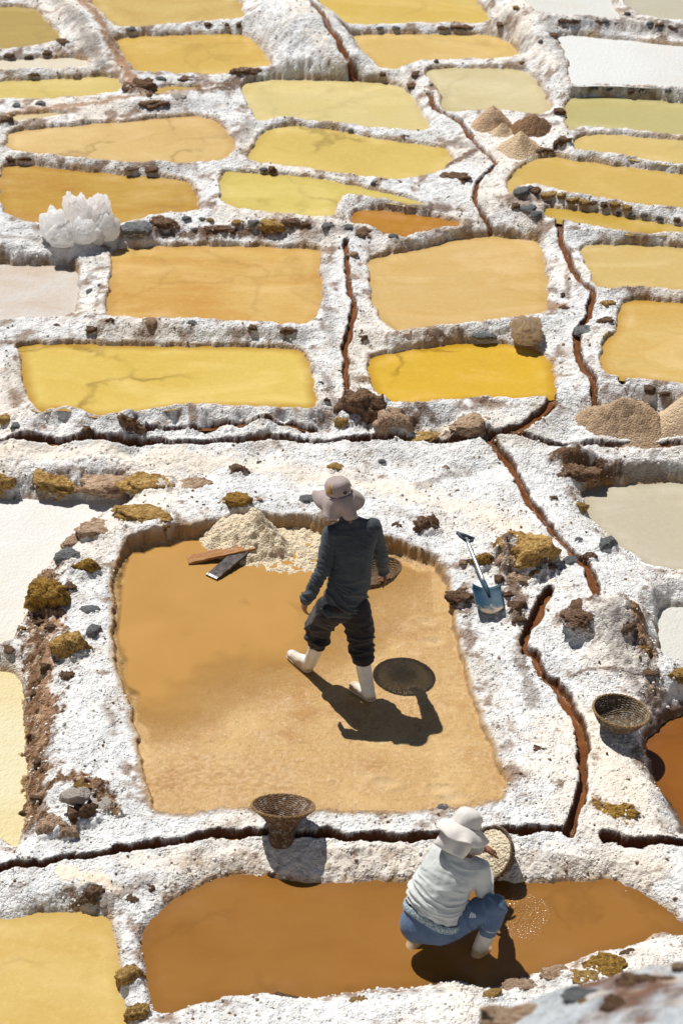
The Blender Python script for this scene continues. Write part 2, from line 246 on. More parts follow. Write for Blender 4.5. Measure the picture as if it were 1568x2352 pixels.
# trodden or bare-earth bands (traced line, half width px, colour key, strength, height above which it is measured)
BANDS = [([(170,-20),(205,20),(240,70),(275,130),(312,192)], 18, 'path', 1.0, 0.853),
 ([(20,285),(120,272),(250,260),(380,246),(480,236)], 10, 'path', .9, 0.594),
 ([(300,238),(420,225),(520,215)], 12, 'earth', .8, 0.632),
 ([(560,540),(700,540),(860,548)], 14, 'ash', .8, 0.495),
 ([(915,755),(1000,748),(1120,738),(1180,736)], 6, 'earth', .7, 0.363),
 ([(1180,745),(1240,728),(1290,718)], 14, 'path', .7, 0.396),
 ([(200,740),(300,742),(440,742),(600,750),(740,760)], 5, 'earth', .7, 0.374),
 ([(100,1330),(98,1420),(92,1500),(88,1600),(85,1700),(75,1800),(66,1870)], 40, 'crag', 1.35, -0.1),
 ([(128,1420),(118,1500),(105,1580),(92,1680)], 14, 'path', .9, 0),
 ([(110,1790),(170,1785),(210,1800),(262,1850)], 24, 'crag', 1.2, 0.04),
 ([(960,1120),(1030,1090),(1075,1075)], 16, 'ash', .75, 0.126),
 ([(1185,1490),(1205,1560),(1220,1610)], 14, 'ash', .85, 0.08),
 ([(1205,1440),(1190,1480),(1205,1530)], 12, 'earth', .7, 0.08),
 ([(1440,1400),(1470,1470),(1500,1545)], 26, 'crag', 1.1, 0.16),
 ([(1290,1420),(1340,1400),(1380,1420)], 20, 'crag', .9, .18),
 ([(1300,1545),(1400,1530),(1470,1555)], 8, 'earth', .8, .1),
 ([(1150,1260),(1210,1270),(1260,1290)], 30, 'crag', .8, .16),
 ([(560,20),(620,60),(680,110),(760,140)], 60, 'fall', .9, 1.0),
 ([(300,975),(500,985),(700,985)], 10, 'fall', .9, .25),
 ([(830,960),(960,975),(1060,985)], 14, 'crag', .8, .25),
 ([(1300,1090),(1420,1085),(1560,1095)], 14, 'ash', .9, .0),
 ([(0,1135),(200,1138),(400,1140)], 12, 'ash', .6, .0),
 ([(1560,85),(1450,75),(1330,62)], 12, 'ash', .9, .95),
 ([(300,520),(450,522),(700,520)], 12, 'earth', .9, .6),
 ([(1180,440),(1200,470),(1240,490)], 16, 'earth', .7, .66),
 ([(1290,450),(1420,478),(1568,505)], 9, 'earth', .6, .6),
 ([(900,1170),(1000,1215)], 14, 'ash', .5, .15),
 ([(720,1190),(800,1200)], 10, 'ash', .5, .15),
 ([(740,600),(745,700),(760,780)], 12, 'ash', .45, .45),
 ([(20,760),(150,755),(400,765),(650,775)], 10, 'ash', .5, .45),
 ([(20,880),(30,820),(60,900)], 14, 'ash', .5, .35),
 ([(1400,1430),(1440,1500),(1470,1545)], 26, 'ash', .8, 0.2),
 ([(1160,1270),(1180,1330),(1190,1400)], 20, 'earth', .9, 0.18),
 ([(150,2000),(210,2010),(280,2030)], 22, 'tan', .9, -0.02),
 ([(210,2045),(250,2062),(310,2030)], 14, 'earth', .6, -0.05),
 ([(290,2030),(330,2020)], 24, 'ash', .7, -0.02),
 ([(470,110),(500,90)], 4, 'earth', 0, 0.715),
 ([(130,20),(165,60),(200,110),(230,150)], 18, 'ash', .8, 0.77),
 ([(1380,440),(1480,480),(1568,500)], 8, 'ash', .5, 0.506),
 ([(1280,1055),(1340,1060),(1400,1060)], 22, 'earth', 1.0, 0.144),
 ([(1020,400),(1060,392),(1085,380)], 10, 'earth', .9, 0.578),
 ([(1040,345),(1060,350),(1085,365)], 12, 'ash', .8, 0.605),
 ([(940,1000),(1000,985),(1100,990)], 12, 'tan', .8, 0.18),
 ([(1060,920),(1110,930)], 12, 'earth', .8, 0.303),
 ([(840,905),(960,960),(1000,970)], 14, 'earth', .75, 0.203),
 ([(1300,660),(1300,705)], 8, 'earth', .7, 0.385),
 ([(745,870),(770,930)], 10, 'earth', .6, 0.303),
 ([(0,1040),(300,1045),(700,1080),(1000,1150),(1200,1200)], 34, 'tan', .55, 0.135),
 ([(1330,1650),(1420,1780),(1490,1880)], 60, 'tan', .45, 0.03),
 ([(300,1970),(700,1960),(1100,1960),(1500,1980)], 34, 'tan', .45, 0),
 ([(600,2025),(900,2030),(1200,2028),(1400,2035)], 12, 'tan', .75, -0.1),
 ([(1380,1840),(1430,1860)], 24, 'moss', 1.0, 0.03),
 ([(540,330),(560,350),(570,300)], 16, 'ash', .7, 0.578),
 ([(470,235),(520,225),(545,200)], 16, 'earth', .9, 0.632),
 ([(1225,60),(1260,100),(1290,150),(1300,190)], 14, 'ash', .5, 0.825),
 ([(1320,60),(1400,68),(1500,85),(1568,95)], 6, 'earth', .6, 0.88),
 ([(0,565),(80,568),(160,580)], 10, 'ash', .7, 0.44),
]
TINT = dict(path=(.40,.24,.145), earth=(.155,.082,.042), ash=(.34,.30,.265), tan=(.77,.65,.50), moss=(.20,.105,.02), crag=(.21,.115,.06), fall=(.74,.745,.74))

# ------------------------------------------------------------------ ground sheet: a grid fine near by, coarser far off
vb = np.array([-160, 0, 500, 1000, 1576, 2352, 2560]); zb = np.array([.98, .88, .58, .18, 0, -.1, -.1])
NR, NC = 1560, 690
vv = np.linspace(-160, 2560, NR)
yrow = at(np.full(NR, 784.0), vv, np.interp(vv, vb, zb))[:, 1]
zrow = np.interp(vv, vb, zb)
drow = (yrow-CAM[1])*cp - (zrow-CAM[2])*sp_
uu = np.linspace(-230, 1798, NC)
GX = ((uu[None, :]-784)/F_)*drow[:, None] + CAM[0]; GY = np.repeat(yrow[:, None], NC, 1)
X = GX.ravel(); Y = GY.ravel(); N = X.size
wx = X + .026*gn(X*5, Y*5, 1) + .012*gn(X*15, Y*15, 3) + .005*gn(X*40, Y*40, 5)
wy = Y + .030*gn(X*5, Y*5, 2) + .015*gn(X*15, Y*15, 4) + .007*gn(X*40, Y*40, 6)

def polydist(px, py, P, closed=True):
    best = np.full(px.shape, 1e9); ins = np.zeros(px.shape, bool); n = len(P)
    for i in range(n if closed else n-1):
        a = P[i]; b = P[(i+1) % n]; e = b-a; L2 = e@e + 1e-12
        t = np.clip(((px-a[0])*e[0] + (py-a[1])*e[1])/L2, 0, 1)
        dx = px-a[0]-t*e[0]; dy = py-a[1]-t*e[1]
        np.minimum(best, dx*dx+dy*dy, out=best)
        if closed and a[1] != b[1]:
            c = ((a[1] > py) != (b[1] > py)) & (px < (b[0]-a[0])*(py-a[1])/(b[1]-a[1]) + a[0]); ins ^= c
    d = np.sqrt(best)
    return np.where(ins, -d, d) if closed else d

sw = np.full(N, 1e-9); sz = np.zeros(N)
near_d = np.full(N, 5.0); near_z = np.zeros(N); near_k = np.full(N, -1, int)
subs = {}
EX = 5.0
for k, (nm, p) in enumerate(PANS.items()):
    P = p['poly']; lo = P.min(0)-.9; hi = P.max(0)+.9
    idx = np.nonzero((X > lo[0]) & (X < hi[0]) & (Y > lo[1]) & (Y < hi[1]))[0]
    sd = polydist(wx[idx], wy[idx], P); p['idx'] = idx; p['sd'] = sd
    w = (1/(np.maximum(sd, 0)+.06)**3)*math.exp(EX*p['z'])*sstep(.9, .5, sd)*p['pull']
    sw[idx] += w; sz[idx] += w*p['z']
    m = sd < near_d[idx]; ii = idx[m]; near_d[ii] = sd[m]; near_z[ii] = p['z']; near_k[ii] = k
cr = np.unique(np.r_[np.arange(0, NR, 6), NR-1]); cc = np.unique(np.r_[np.arange(0, NC, 5), NC-1])
xs_, ys_ = GX[np.ix_(cr, cc)], GY[np.ix_(cr, cc)]; lw = np.zeros(xs_.shape); lz = np.zeros(xs_.shape)
for x, y, z in LP:
    d = np.hypot(xs_-x, ys_-y)
    w = (2.2/(d+.10)**3)*math.exp(EX*(z-.05))*sstep(4.5, 1.0, d) + 1e-7
    lw += w; lz += w*(z-.05)
def upsample(A):
    B = np.empty((NR, len(cc)))
    for j in range(len(cc)): B[:, j] = np.interp(np.arange(NR), cr, A[:, j])
    D = np.empty((NR, NC))
    for i in range(NR): D[i] = np.interp(np.arange(NC), cc, B[i])
    return D.ravel()
sw += upsample(lw); sz += upsample(lz)
L = sz/sw
rid = .034 + .016*fbm(X*1.7, Y*1.7, 11, 3) + .018*np.maximum(gn(X*3.3, Y*3.3, 15), 0)
Hh = L + rid
f_mid = fbm(X*4.2, Y*4.2, 21, 4, .55)
lump = .5-worley(wx*26, wy*26*.8, 5)                     # salt nodules about 4 cm
lump2 = .5-worley(wx*60, wy*60*.8, 8)
rough = .6 + .4*gn(X*.9, Y*.9, 41)
lump3 = .5-worley(wx*95, wy*85, 12)
Hh += .018*f_mid + .016*lump*rough + .0075*lump2*(1.3-rough*.5) + .003*lump3 + .012*np.maximum(fbm(X*9, Y*9, 27, 3, .5)-.05, 0)
for u_, v_, z_, rx_, ry_, h_ in ((1385,1430,.15,.34,.30,.15),(1440,1460,.15,.26,.36,.10),(1205,1278,.12,.26,.20,.13),(1150,1300,.10,.12,.22,.07),(108,1375,.0,.12,.16,.12),(112,1500,-.02,.10,.22,.06),(660,70,.95,.40,.5,.08),(180,1815,.0,.28,.16,.06),(1320,1062,.08,.22,.10,.10)):
    q_ = at(u_, v_, z_); e_ = np.sqrt(((X-q_[0])/rx_)**2+((Y-q_[1])/ry_)**2) + .35*f_mid
    Hh += h_*sstep(1.25, .25, e_)                        # humps of old crust and earth
Z = Hh.copy()
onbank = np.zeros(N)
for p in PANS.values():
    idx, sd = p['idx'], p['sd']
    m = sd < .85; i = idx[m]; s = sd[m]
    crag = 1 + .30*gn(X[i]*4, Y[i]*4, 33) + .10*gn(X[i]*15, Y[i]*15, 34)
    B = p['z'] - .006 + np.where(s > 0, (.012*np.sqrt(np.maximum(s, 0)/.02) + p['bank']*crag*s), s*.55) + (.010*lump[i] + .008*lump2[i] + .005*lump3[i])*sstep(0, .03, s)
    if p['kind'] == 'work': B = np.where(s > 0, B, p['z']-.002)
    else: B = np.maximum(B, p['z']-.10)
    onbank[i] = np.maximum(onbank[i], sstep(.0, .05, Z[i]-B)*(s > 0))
    Z[i] = np.minimum(Z[i], B)
# the pond being worked: a salt bed that rises out of the brine towards the near right side
PW = PANS['33']; wi = PW['idx'][PW['sd'] < 0]; ws = -PW['sd'][PW['sd'] < 0]
def bed(x, y):
    n = fbm(x*1.1, y*1.1, 51, 4) ; f = fbm(x*6, y*6, 55, 4)
    w1 = fbm(x*.55+3, y*.55, 53, 2)
    g = .50*(x+.25) - .62*(y-.15) + .55*w1              # rises to the right and towards the near side
    b = -.050 + .056*sstep(-1.3, .55, g + .40*n) + .005*f*sstep(-.9, .2, g) + .004*np.maximum(fbm(x*14, y*14, 58, 3), 0)*sstep(-.2, .4, g)
    return b
Z[wi] = (bed(X[wi], Y[wi]) + .0008*lump[wi] + .0008*lump2[wi])*sstep(0, .07, ws)
# channels
chd = np.full(N, 9.0)
for nm, (uvp, zc, hw, dep) in CH.items():
    uvp = np.array(uvp, float); P = chaikin(at(uvp[:,0], uvp[:,1], zc)[:, :2], 2, False); CH[nm] = (P, hw, dep)
    lo = P.min(0)-.4; hi = P.max(0)+.4
    idx = np.nonzero((X > lo[0]) & (X < hi[0]) & (Y > lo[1]) & (Y < hi[1]))[0]
    d = polydist(wx[idx], wy[idx], P, False)/(hw*(1+.30*gn(X[idx]*3, Y[idx]*3, 61)+.22*gn(X[idx]*11, Y[idx]*11, 63)))
    Z[idx] += .005*np.exp(-((d-1.9)/.6)**2) - dep*sstep(1.35, .70, d)
    chd[idx] = np.minimum(chd[idx], d)
Z0 = Z.reshape(NR, NC)

ys_inc = yrow[::-1]; row_inc = np.arange(NR)[::-1]
def ground(x, y):                                        # height of the ground sheet
    x = np.asarray(x, float); y = np.asarray(y, float)
    r = np.interp(y, ys_inc, row_inc); d = np.interp(y, ys_inc, drow[::-1])
    c = ((x-CAM[0])/d*F_ + 784 - uu[0])/(uu[1]-uu[0])
    r = np.clip(r, 0, NR-1.001); c = np.clip(c, 0, NC-1.001)
    r0 = r.astype(int); c0 = c.astype(int); fr = r-r0; fc = c-c0
    return (Z0[r0,c0]*(1-fr)*(1-fc) + Z0[r0+1,c0]*fr*(1-fc) + Z0[r0,c0+1]*(1-fr)*fc + Z0[r0+1,c0+1]*fr*fc)
def spot(u, v):                                          # first place where a sight line meets the ground
    d = ray(u, v); t = np.linspace(12, 36, 4000)
    P = CAM + d*t[:, None]; below = P[:, 2] < ground(P[:, 0], P[:, 1])
    i = int(np.argmax(below)) if below.any() else len(t)-1
    return P[i]
# ------------------------------------------------------------------ colour of the ground: salt, tan salt, earth, wet mud
salt = np.array([.765,.757,.735]); C = np.tile(salt, (N, 1)); wet = np.zeros(N)
def blend(mask, col): 
    global C
    C += (np.asarray(col)-C)*np.clip(mask, 0, 1)[:, None]
n1 = fbm(X*.8, Y*.8, 71, 4); n2 = fbm(X*3.1, Y*3.1, 75, 4); n3 = fbm(X*11, Y*11, 79, 4, .6); n4 = fbm(X*30, Y*30, 83, 3, .65)
blend(.46*sstep(-.08, .40, n1+.6*n2+.3*n3), TINT['tan']); blend(.35*sstep(.05, .45, -n1+.7*n2), (.56,.59,.61)); blend(.32*sstep(.16, .45, n2+.5*n3), (.50,.48,.45))  # the cool grey patches put tiny shadows between salt grains into the colour
blend(.22*sstep(.16, .45, n3+.2*n2), (.62,.55,.46))
blend(.45*sstep(.34, .62, n4*.7+n3*.6), (.46,.42,.38))
# walls of the terraces: greyed all over, and earth shows through the salt in ragged patches
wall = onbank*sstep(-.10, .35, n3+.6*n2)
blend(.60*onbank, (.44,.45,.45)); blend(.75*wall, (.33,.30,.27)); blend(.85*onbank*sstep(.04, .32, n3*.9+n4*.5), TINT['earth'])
spk = sstep(.27, .44, fbm(X*6.5, Y*6.5, 91, 4, .6)); blend(.8*spk*sstep(-.25, .2, n1+.4*n2), (.22,.135,.08))
edgeb = sstep(.16, .04, np.abs(near_d-.09))*sstep(.02, .30, fbm(X*4.2, Y*4.2, 101, 4, .6)); blend(.85*edgeb, (.24,.15,.095)); RELIEF0 = edgeb*.6 + spk*.5
spk2 = sstep(.30, .46, fbm(X*16, Y*16, 95, 3, .6)); blend(.7*spk2*sstep(-.1, .4, n2), (.26,.20,.15))
spk3 = sstep(.30, .5, fbm(X*4.5, Y*4.5, 97, 4, .6)); blend(.35*spk3, (.44,.42,.40))
RELIEF = RELIEF0.copy(); SMOOTH = .5*sstep(.1, .45, n1)
for pts, hw, key, st, z in BANDS:
    if st <= 0: continue
    q = np.array(pts, float); P = at(q[:,0], q[:,1], z)[:, :2]
    s = scale_at([*P[len(P)//2], z]); r = hw/s
    if len(P) == 2: P = np.vstack([P[0], P.mean(0), P[1]])
    P = chaikin(P, 2, False); m_ = r*3+.1
    lo = P.min(0)-m_; hi = P.max(0)+m_
    idx = np.nonzero((X > lo[0]) & (X < hi[0]) & (Y > lo[1]) & (Y < hi[1]))[0]
    d = polydist(X[idx]+.05*n2[idx], Y[idx]+.09*n2[idx], P, False)/r
    full = np.zeros(N); full[idx] = np.clip(st*sstep(1.35, .35, d + 1.5*n3[idx] + .8*n2[idx] + .9*n4[idx]), 0, 1)
    blend(full, TINT[key])
    if key == 'tan': SMOOTH = np.maximum(SMOOTH, np.clip(full*1.3, 0, 1))
    if key == 'crag': blend(full*sstep(.05, .35, n3[:]*1.2+n4*.5), (.46,.33,.21)); blend(full*.8*sstep(.1, .4, -n3+.5*n2), (.09,.048,.026)); blend(full*.7*sstep(.2, .45, n2-.4*n3), (.66,.64,.60))
    if key in ('earth', 'ash', 'moss', 'crag', 'fall'): RELIEF = np.maximum(RELIEF, full*{'crag': 2.4, 'fall': 2.0}.get(key, 1.0))
# ochre tide mark where brine touches the banks
tide = sstep(.045, .008, near_d + .02*n3)*(near_d > -.02); blend(.62*tide*sstep(-.4, .3, n2), (.46,.27,.09))
# salt bed of the worked pond
bedc = np.array(lin((218,176,114), .74)); bedd = np.array(lin((204,154,92), .72)); bedl = np.array(lin((232,200,152), .80))
bm = np.zeros(N); bm[wi] = 1
blend(bm, bedc); blend(bm*.6*sstep(.0, .4, n2+.3*n1), bedd); blend(bm*.45*sstep(.0, .45, n3*.5+.8*n2), bedl)
n5 = fbm(X*1.9, Y*1.9, 141, 5, .6)
blend(bm*.75*sstep(.05, .35, n5), lin((226,188,128), .80)); blend(bm*.6*sstep(.10, .40, -n5), lin((192,138,74), .72))
blend(bm*.30*sstep(.14, .42, n4+.6*n3), lin((166,118,68), .72)); blend(bm*.35*sstep(.15, .4, -n4+.3*n3), lin((238,210,164), .85))
pk = at(500, 1790, 0.0); fl = np.exp(-(((X-pk[0])/.62)**2+((Y-pk[1])/.26)**2))*bm        # loosened plates of crust in the near left corner
wpl = worley(wx*17, wy*24, 151); blend(np.clip(fl*1.6, 0, 1)*.5*sstep(.40, .22, wpl), lin((222,184,140), .82)); blend(np.clip(fl*1.6, 0, 1)*.15*sstep(.50, .62, wpl), lin((130,86,50), .7))
Z += np.clip(fl*1.5, 0, 1)*.003*sstep(.5, .3, wpl)
for fu, fv in ((600,1378),(655,1395),(970,1430),(990,1475),(885,1800),(1010,1815),(1040,1835)):        # boot prints filled with brine
    q = at(fu, fv, 0.0); e_ = ((X-q[0])/.10)**2+((Y-q[1])/.06)**2; Z += bm*(-.010*np.exp(-e_*1.5)+.008*np.exp(-(np.sqrt(e_)-1.25)**2*6)); blend(bm*.5*np.exp(-e_), lin((236,206,158), .8))
gx = .62*(X+.30)-.55*(Y+.10); wet += bm*.85
rimw = np.zeros(N); i33 = PW['idx']; rimw[i33] = sstep(.07, .01, PW['sd'][:])*(PW['sd'] > 0)
blend(.85*rimw*sstep(-.6, .1, n2+.3), (.36,.21,.08)); wet = np.maximum(wet, .6*rimw)
r38 = np.zeros(N); q = PANS['38']; r38[q['idx']] = sstep(.07, .03, q['sd'])*(q['sd'] > 0); blend(.9*r38, (.10,.05,.025)); wet = np.maximum(wet, .7*r38)
blend(sstep(1.45, 1.15, chd + .2*n3), (.11,.05,.026)); chm = sstep(1.2, .9, chd); blend(chm, (.15,.055,.016)); blend(chm*.5*sstep(0, .4, n3), (.26,.12,.045)); wet = np.maximum(wet, chm)
for p in PANS.values():
    if p['kind'] in ('water', 'mud', 'crust'):
        m = p['sd'] < -.02; i = p['idx'][m]; C[i] = lin(p['B'], .7)

g = NT('salt_earth')
at_ = g.attr('tint'); wt = g.attr('wet').outputs['Fac']; co = g.coord('Object')
fine = g.noise(co, 55, 5, .65); grain = g.vor(co, 130); mid = g.noise(co, 14, 4, .6)
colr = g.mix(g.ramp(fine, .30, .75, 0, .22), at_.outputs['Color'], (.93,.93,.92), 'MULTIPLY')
colr = g.mix(g.ramp(fine, .64, .82, 0, .30), colr, (.68,.62,.55), 'MULTIPLY')
def smoothvor(scale):
    return g.math('POWER', g.vor(co, scale), 1.6)
hgt = g.math('ADD', g.math('ADD', g.math('MULTIPLY', smoothvor(48), -1.0), g.math('MULTIPLY', smoothvor(105), -.55)), g.math('MULTIPLY', g.noise(co, 150, 3, .7), .25))
hgt = g.math('MULTIPLY', hgt, g.ramp(mid, .38, .60, .15, 1.0))
nrm = g.bump(g.math('MULTIPLY', hgt, at_.outputs['Alpha']), 1.0, .016)
wetb = g.bump(g.math('ADD', g.noise(co, 75, 4, .75), g.math('MULTIPLY', g.vor(co, 90), .4)), .8, .009)
dry = g.pr(colr, .85, nrm, .25); wets = g.pr(colr, g.ramp(fine, .35, .65, .10, .36), wetb, .5, 1.36)
ms = g.n('ShaderNodeMixShader'); g.set(ms.inputs[0], wt); g.set(ms.inputs[1], dry); g.set(ms.inputs[2], wets)
M_GROUND = g.done(ms.outputs[0])

Z = Z + RELIEF*(.030*fbm(X*9, Y*5, 131, 4, .6) + .016*(.5-worley(X*18, Y*14, 133)) + .012*fbm(X*30, Y*22, 137, 3, .6))
Z0[:] = Z.reshape(NR, NC)
ij = np.arange(N).reshape(NR, NC)
Fq = np.stack([ij[1:, :-1].ravel(), ij[1:, 1:].ravel(), ij[:-1, 1:].ravel(), ij[:-1, :-1].ravel()], 1)
gme = mesh_np('ground', np.stack([X, Y, Z], 1), Fq)
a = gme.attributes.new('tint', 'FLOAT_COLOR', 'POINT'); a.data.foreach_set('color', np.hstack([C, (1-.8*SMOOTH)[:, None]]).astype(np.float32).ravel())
a = gme.attributes.new('wet', 'FLOAT', 'POINT'); a.data.foreach_set('value', np.clip(wet, 0, 1).astype(np.float32))
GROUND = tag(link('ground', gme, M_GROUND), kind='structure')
collars = []

# ------------------------------------------------------------------ brine, mud and crust sheets
def pond_material(p, name):
    g = NT(name); co = g.coord('Object'); edge = g.attr('edge').outputs['Fac']
    k = p['kind']; kk = .76; hue = np.array([.985, .995, .97]) if k == 'water' else np.ones(3); A = lin(p['A'], kk)*hue; B = lin(p['B'], kk)*hue; B = .5*A+.5*B if (k == 'water' and p['streak'] <= .5) else (.25*A+.75*B if k == 'water' else B); A = tuple(A); B = tuple(B)
    st = g.map(co, (.55, 2.6, 1)) if p['streak'] > .6 else g.map(co, (.8, 1.3, 1))
    n = g.noise(st, 1.5, 6, .62, .6); big = g.noise(co, .55, 3, .5, .4)
    f = g.ramp(g.math('ADD', g.math('MULTIPLY', n, .6), g.math('MULTIPLY', big, .55)), .50, .74)
    if k == 'crust':
        c = g.mix(f, A, B); fine = g.noise(co, 34, 5, .65); c = g.mix(g.ramp(fine, .5, .8, 0, .35), c, (.86,.80,.70), 'MULTIPLY')
        h = g.math('ADD', g.noise(co, 22, 5, .6), g.math('MULTIPLY', g.vor(co, 45), -.35))
        return g.done(g.pr(c, .7, g.bump(h, .6, .02), .3))
    c = g.mix(f, A, B)
    film = g.noise(g.map(co, (.7, 1.5, 1)), 1.1, 5, .6, .8); c = g.mix(g.ramp(film, .52, .70, 0, .6 if k != 'mud' else .12), c, tuple(min(1, x*1.08+.07) for x in A))
    sm = g.noise(g.map(co, (1, 3.2, 1)) if p['streak'] > .6 else co, 6.5, 4, .6, .3)
    c = g.mix(g.math('MULTIPLY', g.ramp(sm, .52, .74), .16 + .5*max(0, p['streak']-.5)), c, B)
    if k != 'mud':                                        # crystals on the pond floor under a film of brine
        sp = g.noise(g.map(co, (1, .8, 1)), 26, 4, .6); c = g.mix(g.ramp(sp, .50, .76, 0, .20), c, tuple(min(1, x*1.35+.04) for x in A))
        sp2 = g.noise(co, 40, 3, .6); c = g.mix(g.ramp(sp2, .60, .75, 0, .30), c, tuple(x*.55 for x in B))
    c = g.mix(g.math('MULTIPLY', g.ramp(edge, .22, .02), g.ramp(g.noise(co, 2.3, 5, .65, .5), .50, .66, 0, .55 if k != 'mud' else .1)), c, tuple(min(1, x*1.1+.12) for x in A))      # skins of fresh salt near the shore
    if p['veins']:
        w = g.n('ShaderNodeTexVoronoi', feature='DISTANCE_TO_EDGE')
        wv = g.n('ShaderNodeVectorMath', operation='ADD'); off = g.n('ShaderNodeTexNoise'); off.inputs['Scale'].default_value = 2.2; off.inputs['Detail'].default_value = 5
        g.set(off.inputs['Vector'], co); sc = g.n('ShaderNodeVectorMath', operation='SCALE'); g.set(sc.inputs[0], off.outputs[1]); sc.inputs['Scale'].default_value = .9
        g.set(wv.inputs[0], co); g.set(wv.inputs[1], sc.outputs[0]); g.set(w.inputs['Vector'], wv.outputs[0]); w.inputs['Scale'].default_value = .75
        vein = g.math('MULTIPLY', g.ramp(w.outputs['Distance'], .045, .0), g.ramp(g.noise(co, 1.1, 2, .5), .44, .56, 0, .85*p['veins']))
        c = g.mix(vein, c, tuple(x*.52 for x in B))
    ec = p['edge'] or tuple(int(x*.9) for x in p['B'])
    c = g.mix(g.ramp(g.math('ADD', edge, g.math('MULTIPLY', g.math('SUBTRACT', sm, .5), .05)), .10, .0, 0, .75 if p['edge'] else .35), c, tuple(lin(ec, .66)))
    rip = g.noise(g.map(co, (1.2, 3.5, 1)), 9, 3, .55)
    nm = g.bump(rip, .10, .01)
    if k == 'mud':                                        # ripples and froth where somebody is stirring the brine
        fr = g.vor(co, 7.0); c = g.mix(g.math('MULTIPLY', g.ramp(fr, .035, .02), g.ramp(g.noise(co, 1.7, 2, .5), .52, .56, 0, .8)), c, (.74,.66,.54))
        q = at(1192, 2105, -.15); dv = g.n('ShaderNodeVectorMath', operation='DISTANCE'); g.set(dv.inputs[0], co); dv.inputs[1].default_value = tuple(q)
        st_ = g.ramp(g.math('ADD', dv.outputs['Value'], g.math('MULTIPLY', g.noise(co, 5, 2, .5), .25)), .42, .18)
        nm = g.bump(g.math('MULTIPLY', g.noise(g.map(co, (1, 1.6, 1)), 34, 3, .6), st_), .9, .022, nm)
    return g.done(g.pr(c, .10 if k == 'mud' else .16, nm, .5, 1.35))

def pond_sheet(nm, p):
    P = p['poly']; c = P.mean(0)
    # outline pushed a little under the banks
    e = np.roll(P, -1, 0)-np.roll(P, 1, 0); nrm = np.stack([e[:,1], -e[:,0]], 1); nrm /= np.linalg.norm(nrm, axis=1)[:, None]+1e-9
    area = .5*np.sum(P[:,0]*np.roll(P[:,1], -1) - np.roll(P[:,0], -1)*P[:,1])
    if area < 0: nrm = -nrm
    Q = P + nrm*.045
    lo = P.min(0); hi = P.max(0); st = max((hi-lo).max()/34, .05)
    gx_, gy_ = np.meshgrid(np.arange(lo[0], hi[0], st), np.arange(lo[1], hi[1], st)); gx_ = gx_.ravel(); gy_ = gy_.ravel()
    sd = polydist(gx_, gy_, P); k = sd < -st*.35
    pts = [Vector((float(a), float(b))) for a, b in np.vstack([Q, np.stack([gx_[k], gy_[k]], 1)])]
    v, _, f, *_ = mgeo.delaunay_2d_cdt(pts, [], [list(range(len(Q)))], 1, 1e-5)
    V = np.array([(a.x, a.y, p['z']) for a in v]); o3 = V.mean(0)
    me = bpy.data.meshes.new('brine'); me.from_pydata([tuple(a) for a in V], [], [list(x) for x in f]); me.update()
    s2 = -polydist(V[:,0], V[:,1], P)
    at2 = me.attributes.new('edge', 'FLOAT', 'POINT'); at2.data.foreach_set('value', s2.astype(np.float32))
    if p['kind'] == 'work':
        dp = p['z'] - ground(V[:,0], V[:,1]); at3 = me.attributes.new('depth', 'FLOAT', 'POINT'); at3.data.foreach_set('value', dp.astype(np.float32))
    for q in me.polygons: q.use_smooth = True
    if me.polygons and me.polygons[0].normal.z < 0: me.flip_normals()
    return me
def worked_material(p):                                   # cloudy brine: the shallower it stands, the more the bed shows
    g = NT('cloudy_brine'); co = g.coord('Object'); dep = g.attr('depth').outputs['Fac']
    n = g.noise(co, 1.6, 5, .55, .5)
    c = g.mix(g.ramp(n, .35, .7), tuple(lin((216,166,94), .68)), tuple(lin((208,158,86), .68)))
    s = g.pr(c, .09, g.bump(g.noise(g.map(co, (1, 2.2, 1)), 11, 3, .55), .10, .01), .5, 1.36)
    tr = g.n('ShaderNodeBsdfTransparent'); ms = g.n('ShaderNodeMixShader')
    g.set(ms.inputs[0], g.ramp(g.math('ADD', dep, g.math('MULTIPLY', g.math('SUBTRACT', g.noise(co, 5, 4, .6), .5), .012)), .0, .030, .0, .97)); g.set(ms.inputs[1], tr.outputs[0]); g.set(ms.inputs[2], s)
    return g.done(ms.outputs[0])
for nm, p in PANS.items():
    mat = worked_material(p) if p['kind'] == 'work' else pond_material(p, 'pond_' + p['kind'])
    if p['kind'] == 'work':                              # fine sheet so the shore follows the bed
        pass
    o = link('salt_crust' if p['kind'] == 'crust' else 'pond_water', pond_sheet(nm, p), mat); tag(o, kind='structure')

# red-brown water in the channels
g = NT('channel_brine'); co = g.coord('Object')
c = g.mix(g.ramp(g.noise(co, 6, 5, .6), .35, .7), (.115,.038,.010), (.22,.085,.028))
M_CHAN = g.done(g.pr(c, .12, g.bump(g.noise(co, 30, 3, .6), .35, .01), .5, 1.35))
for nm, (P, hw, dep) in CH.items():
    n = len(P); e = np.gradient(P, axis=0); e /= np.linalg.norm(e, axis=1)[:, None]+1e-9; nr = np.stack([-e[:,1], e[:,0]], 1)
    zc = ground(P[:,0], P[:,1]); k = np.ones(7)/7
    zc = np.convolve(np.pad(zc, 3, 'edge'), k, 'valid') + .014
    ww = hw*.98
    V = np.vstack([np.c_[P+nr*ww, zc], np.c_[P-nr*ww, zc]]); i = np.arange(n-1)
    me = mesh_np('channel_water', V, np.stack([i+n, i+n+1, i+1, i], 1)); tag(link('channel_water', me, M_CHAN), kind='structure')
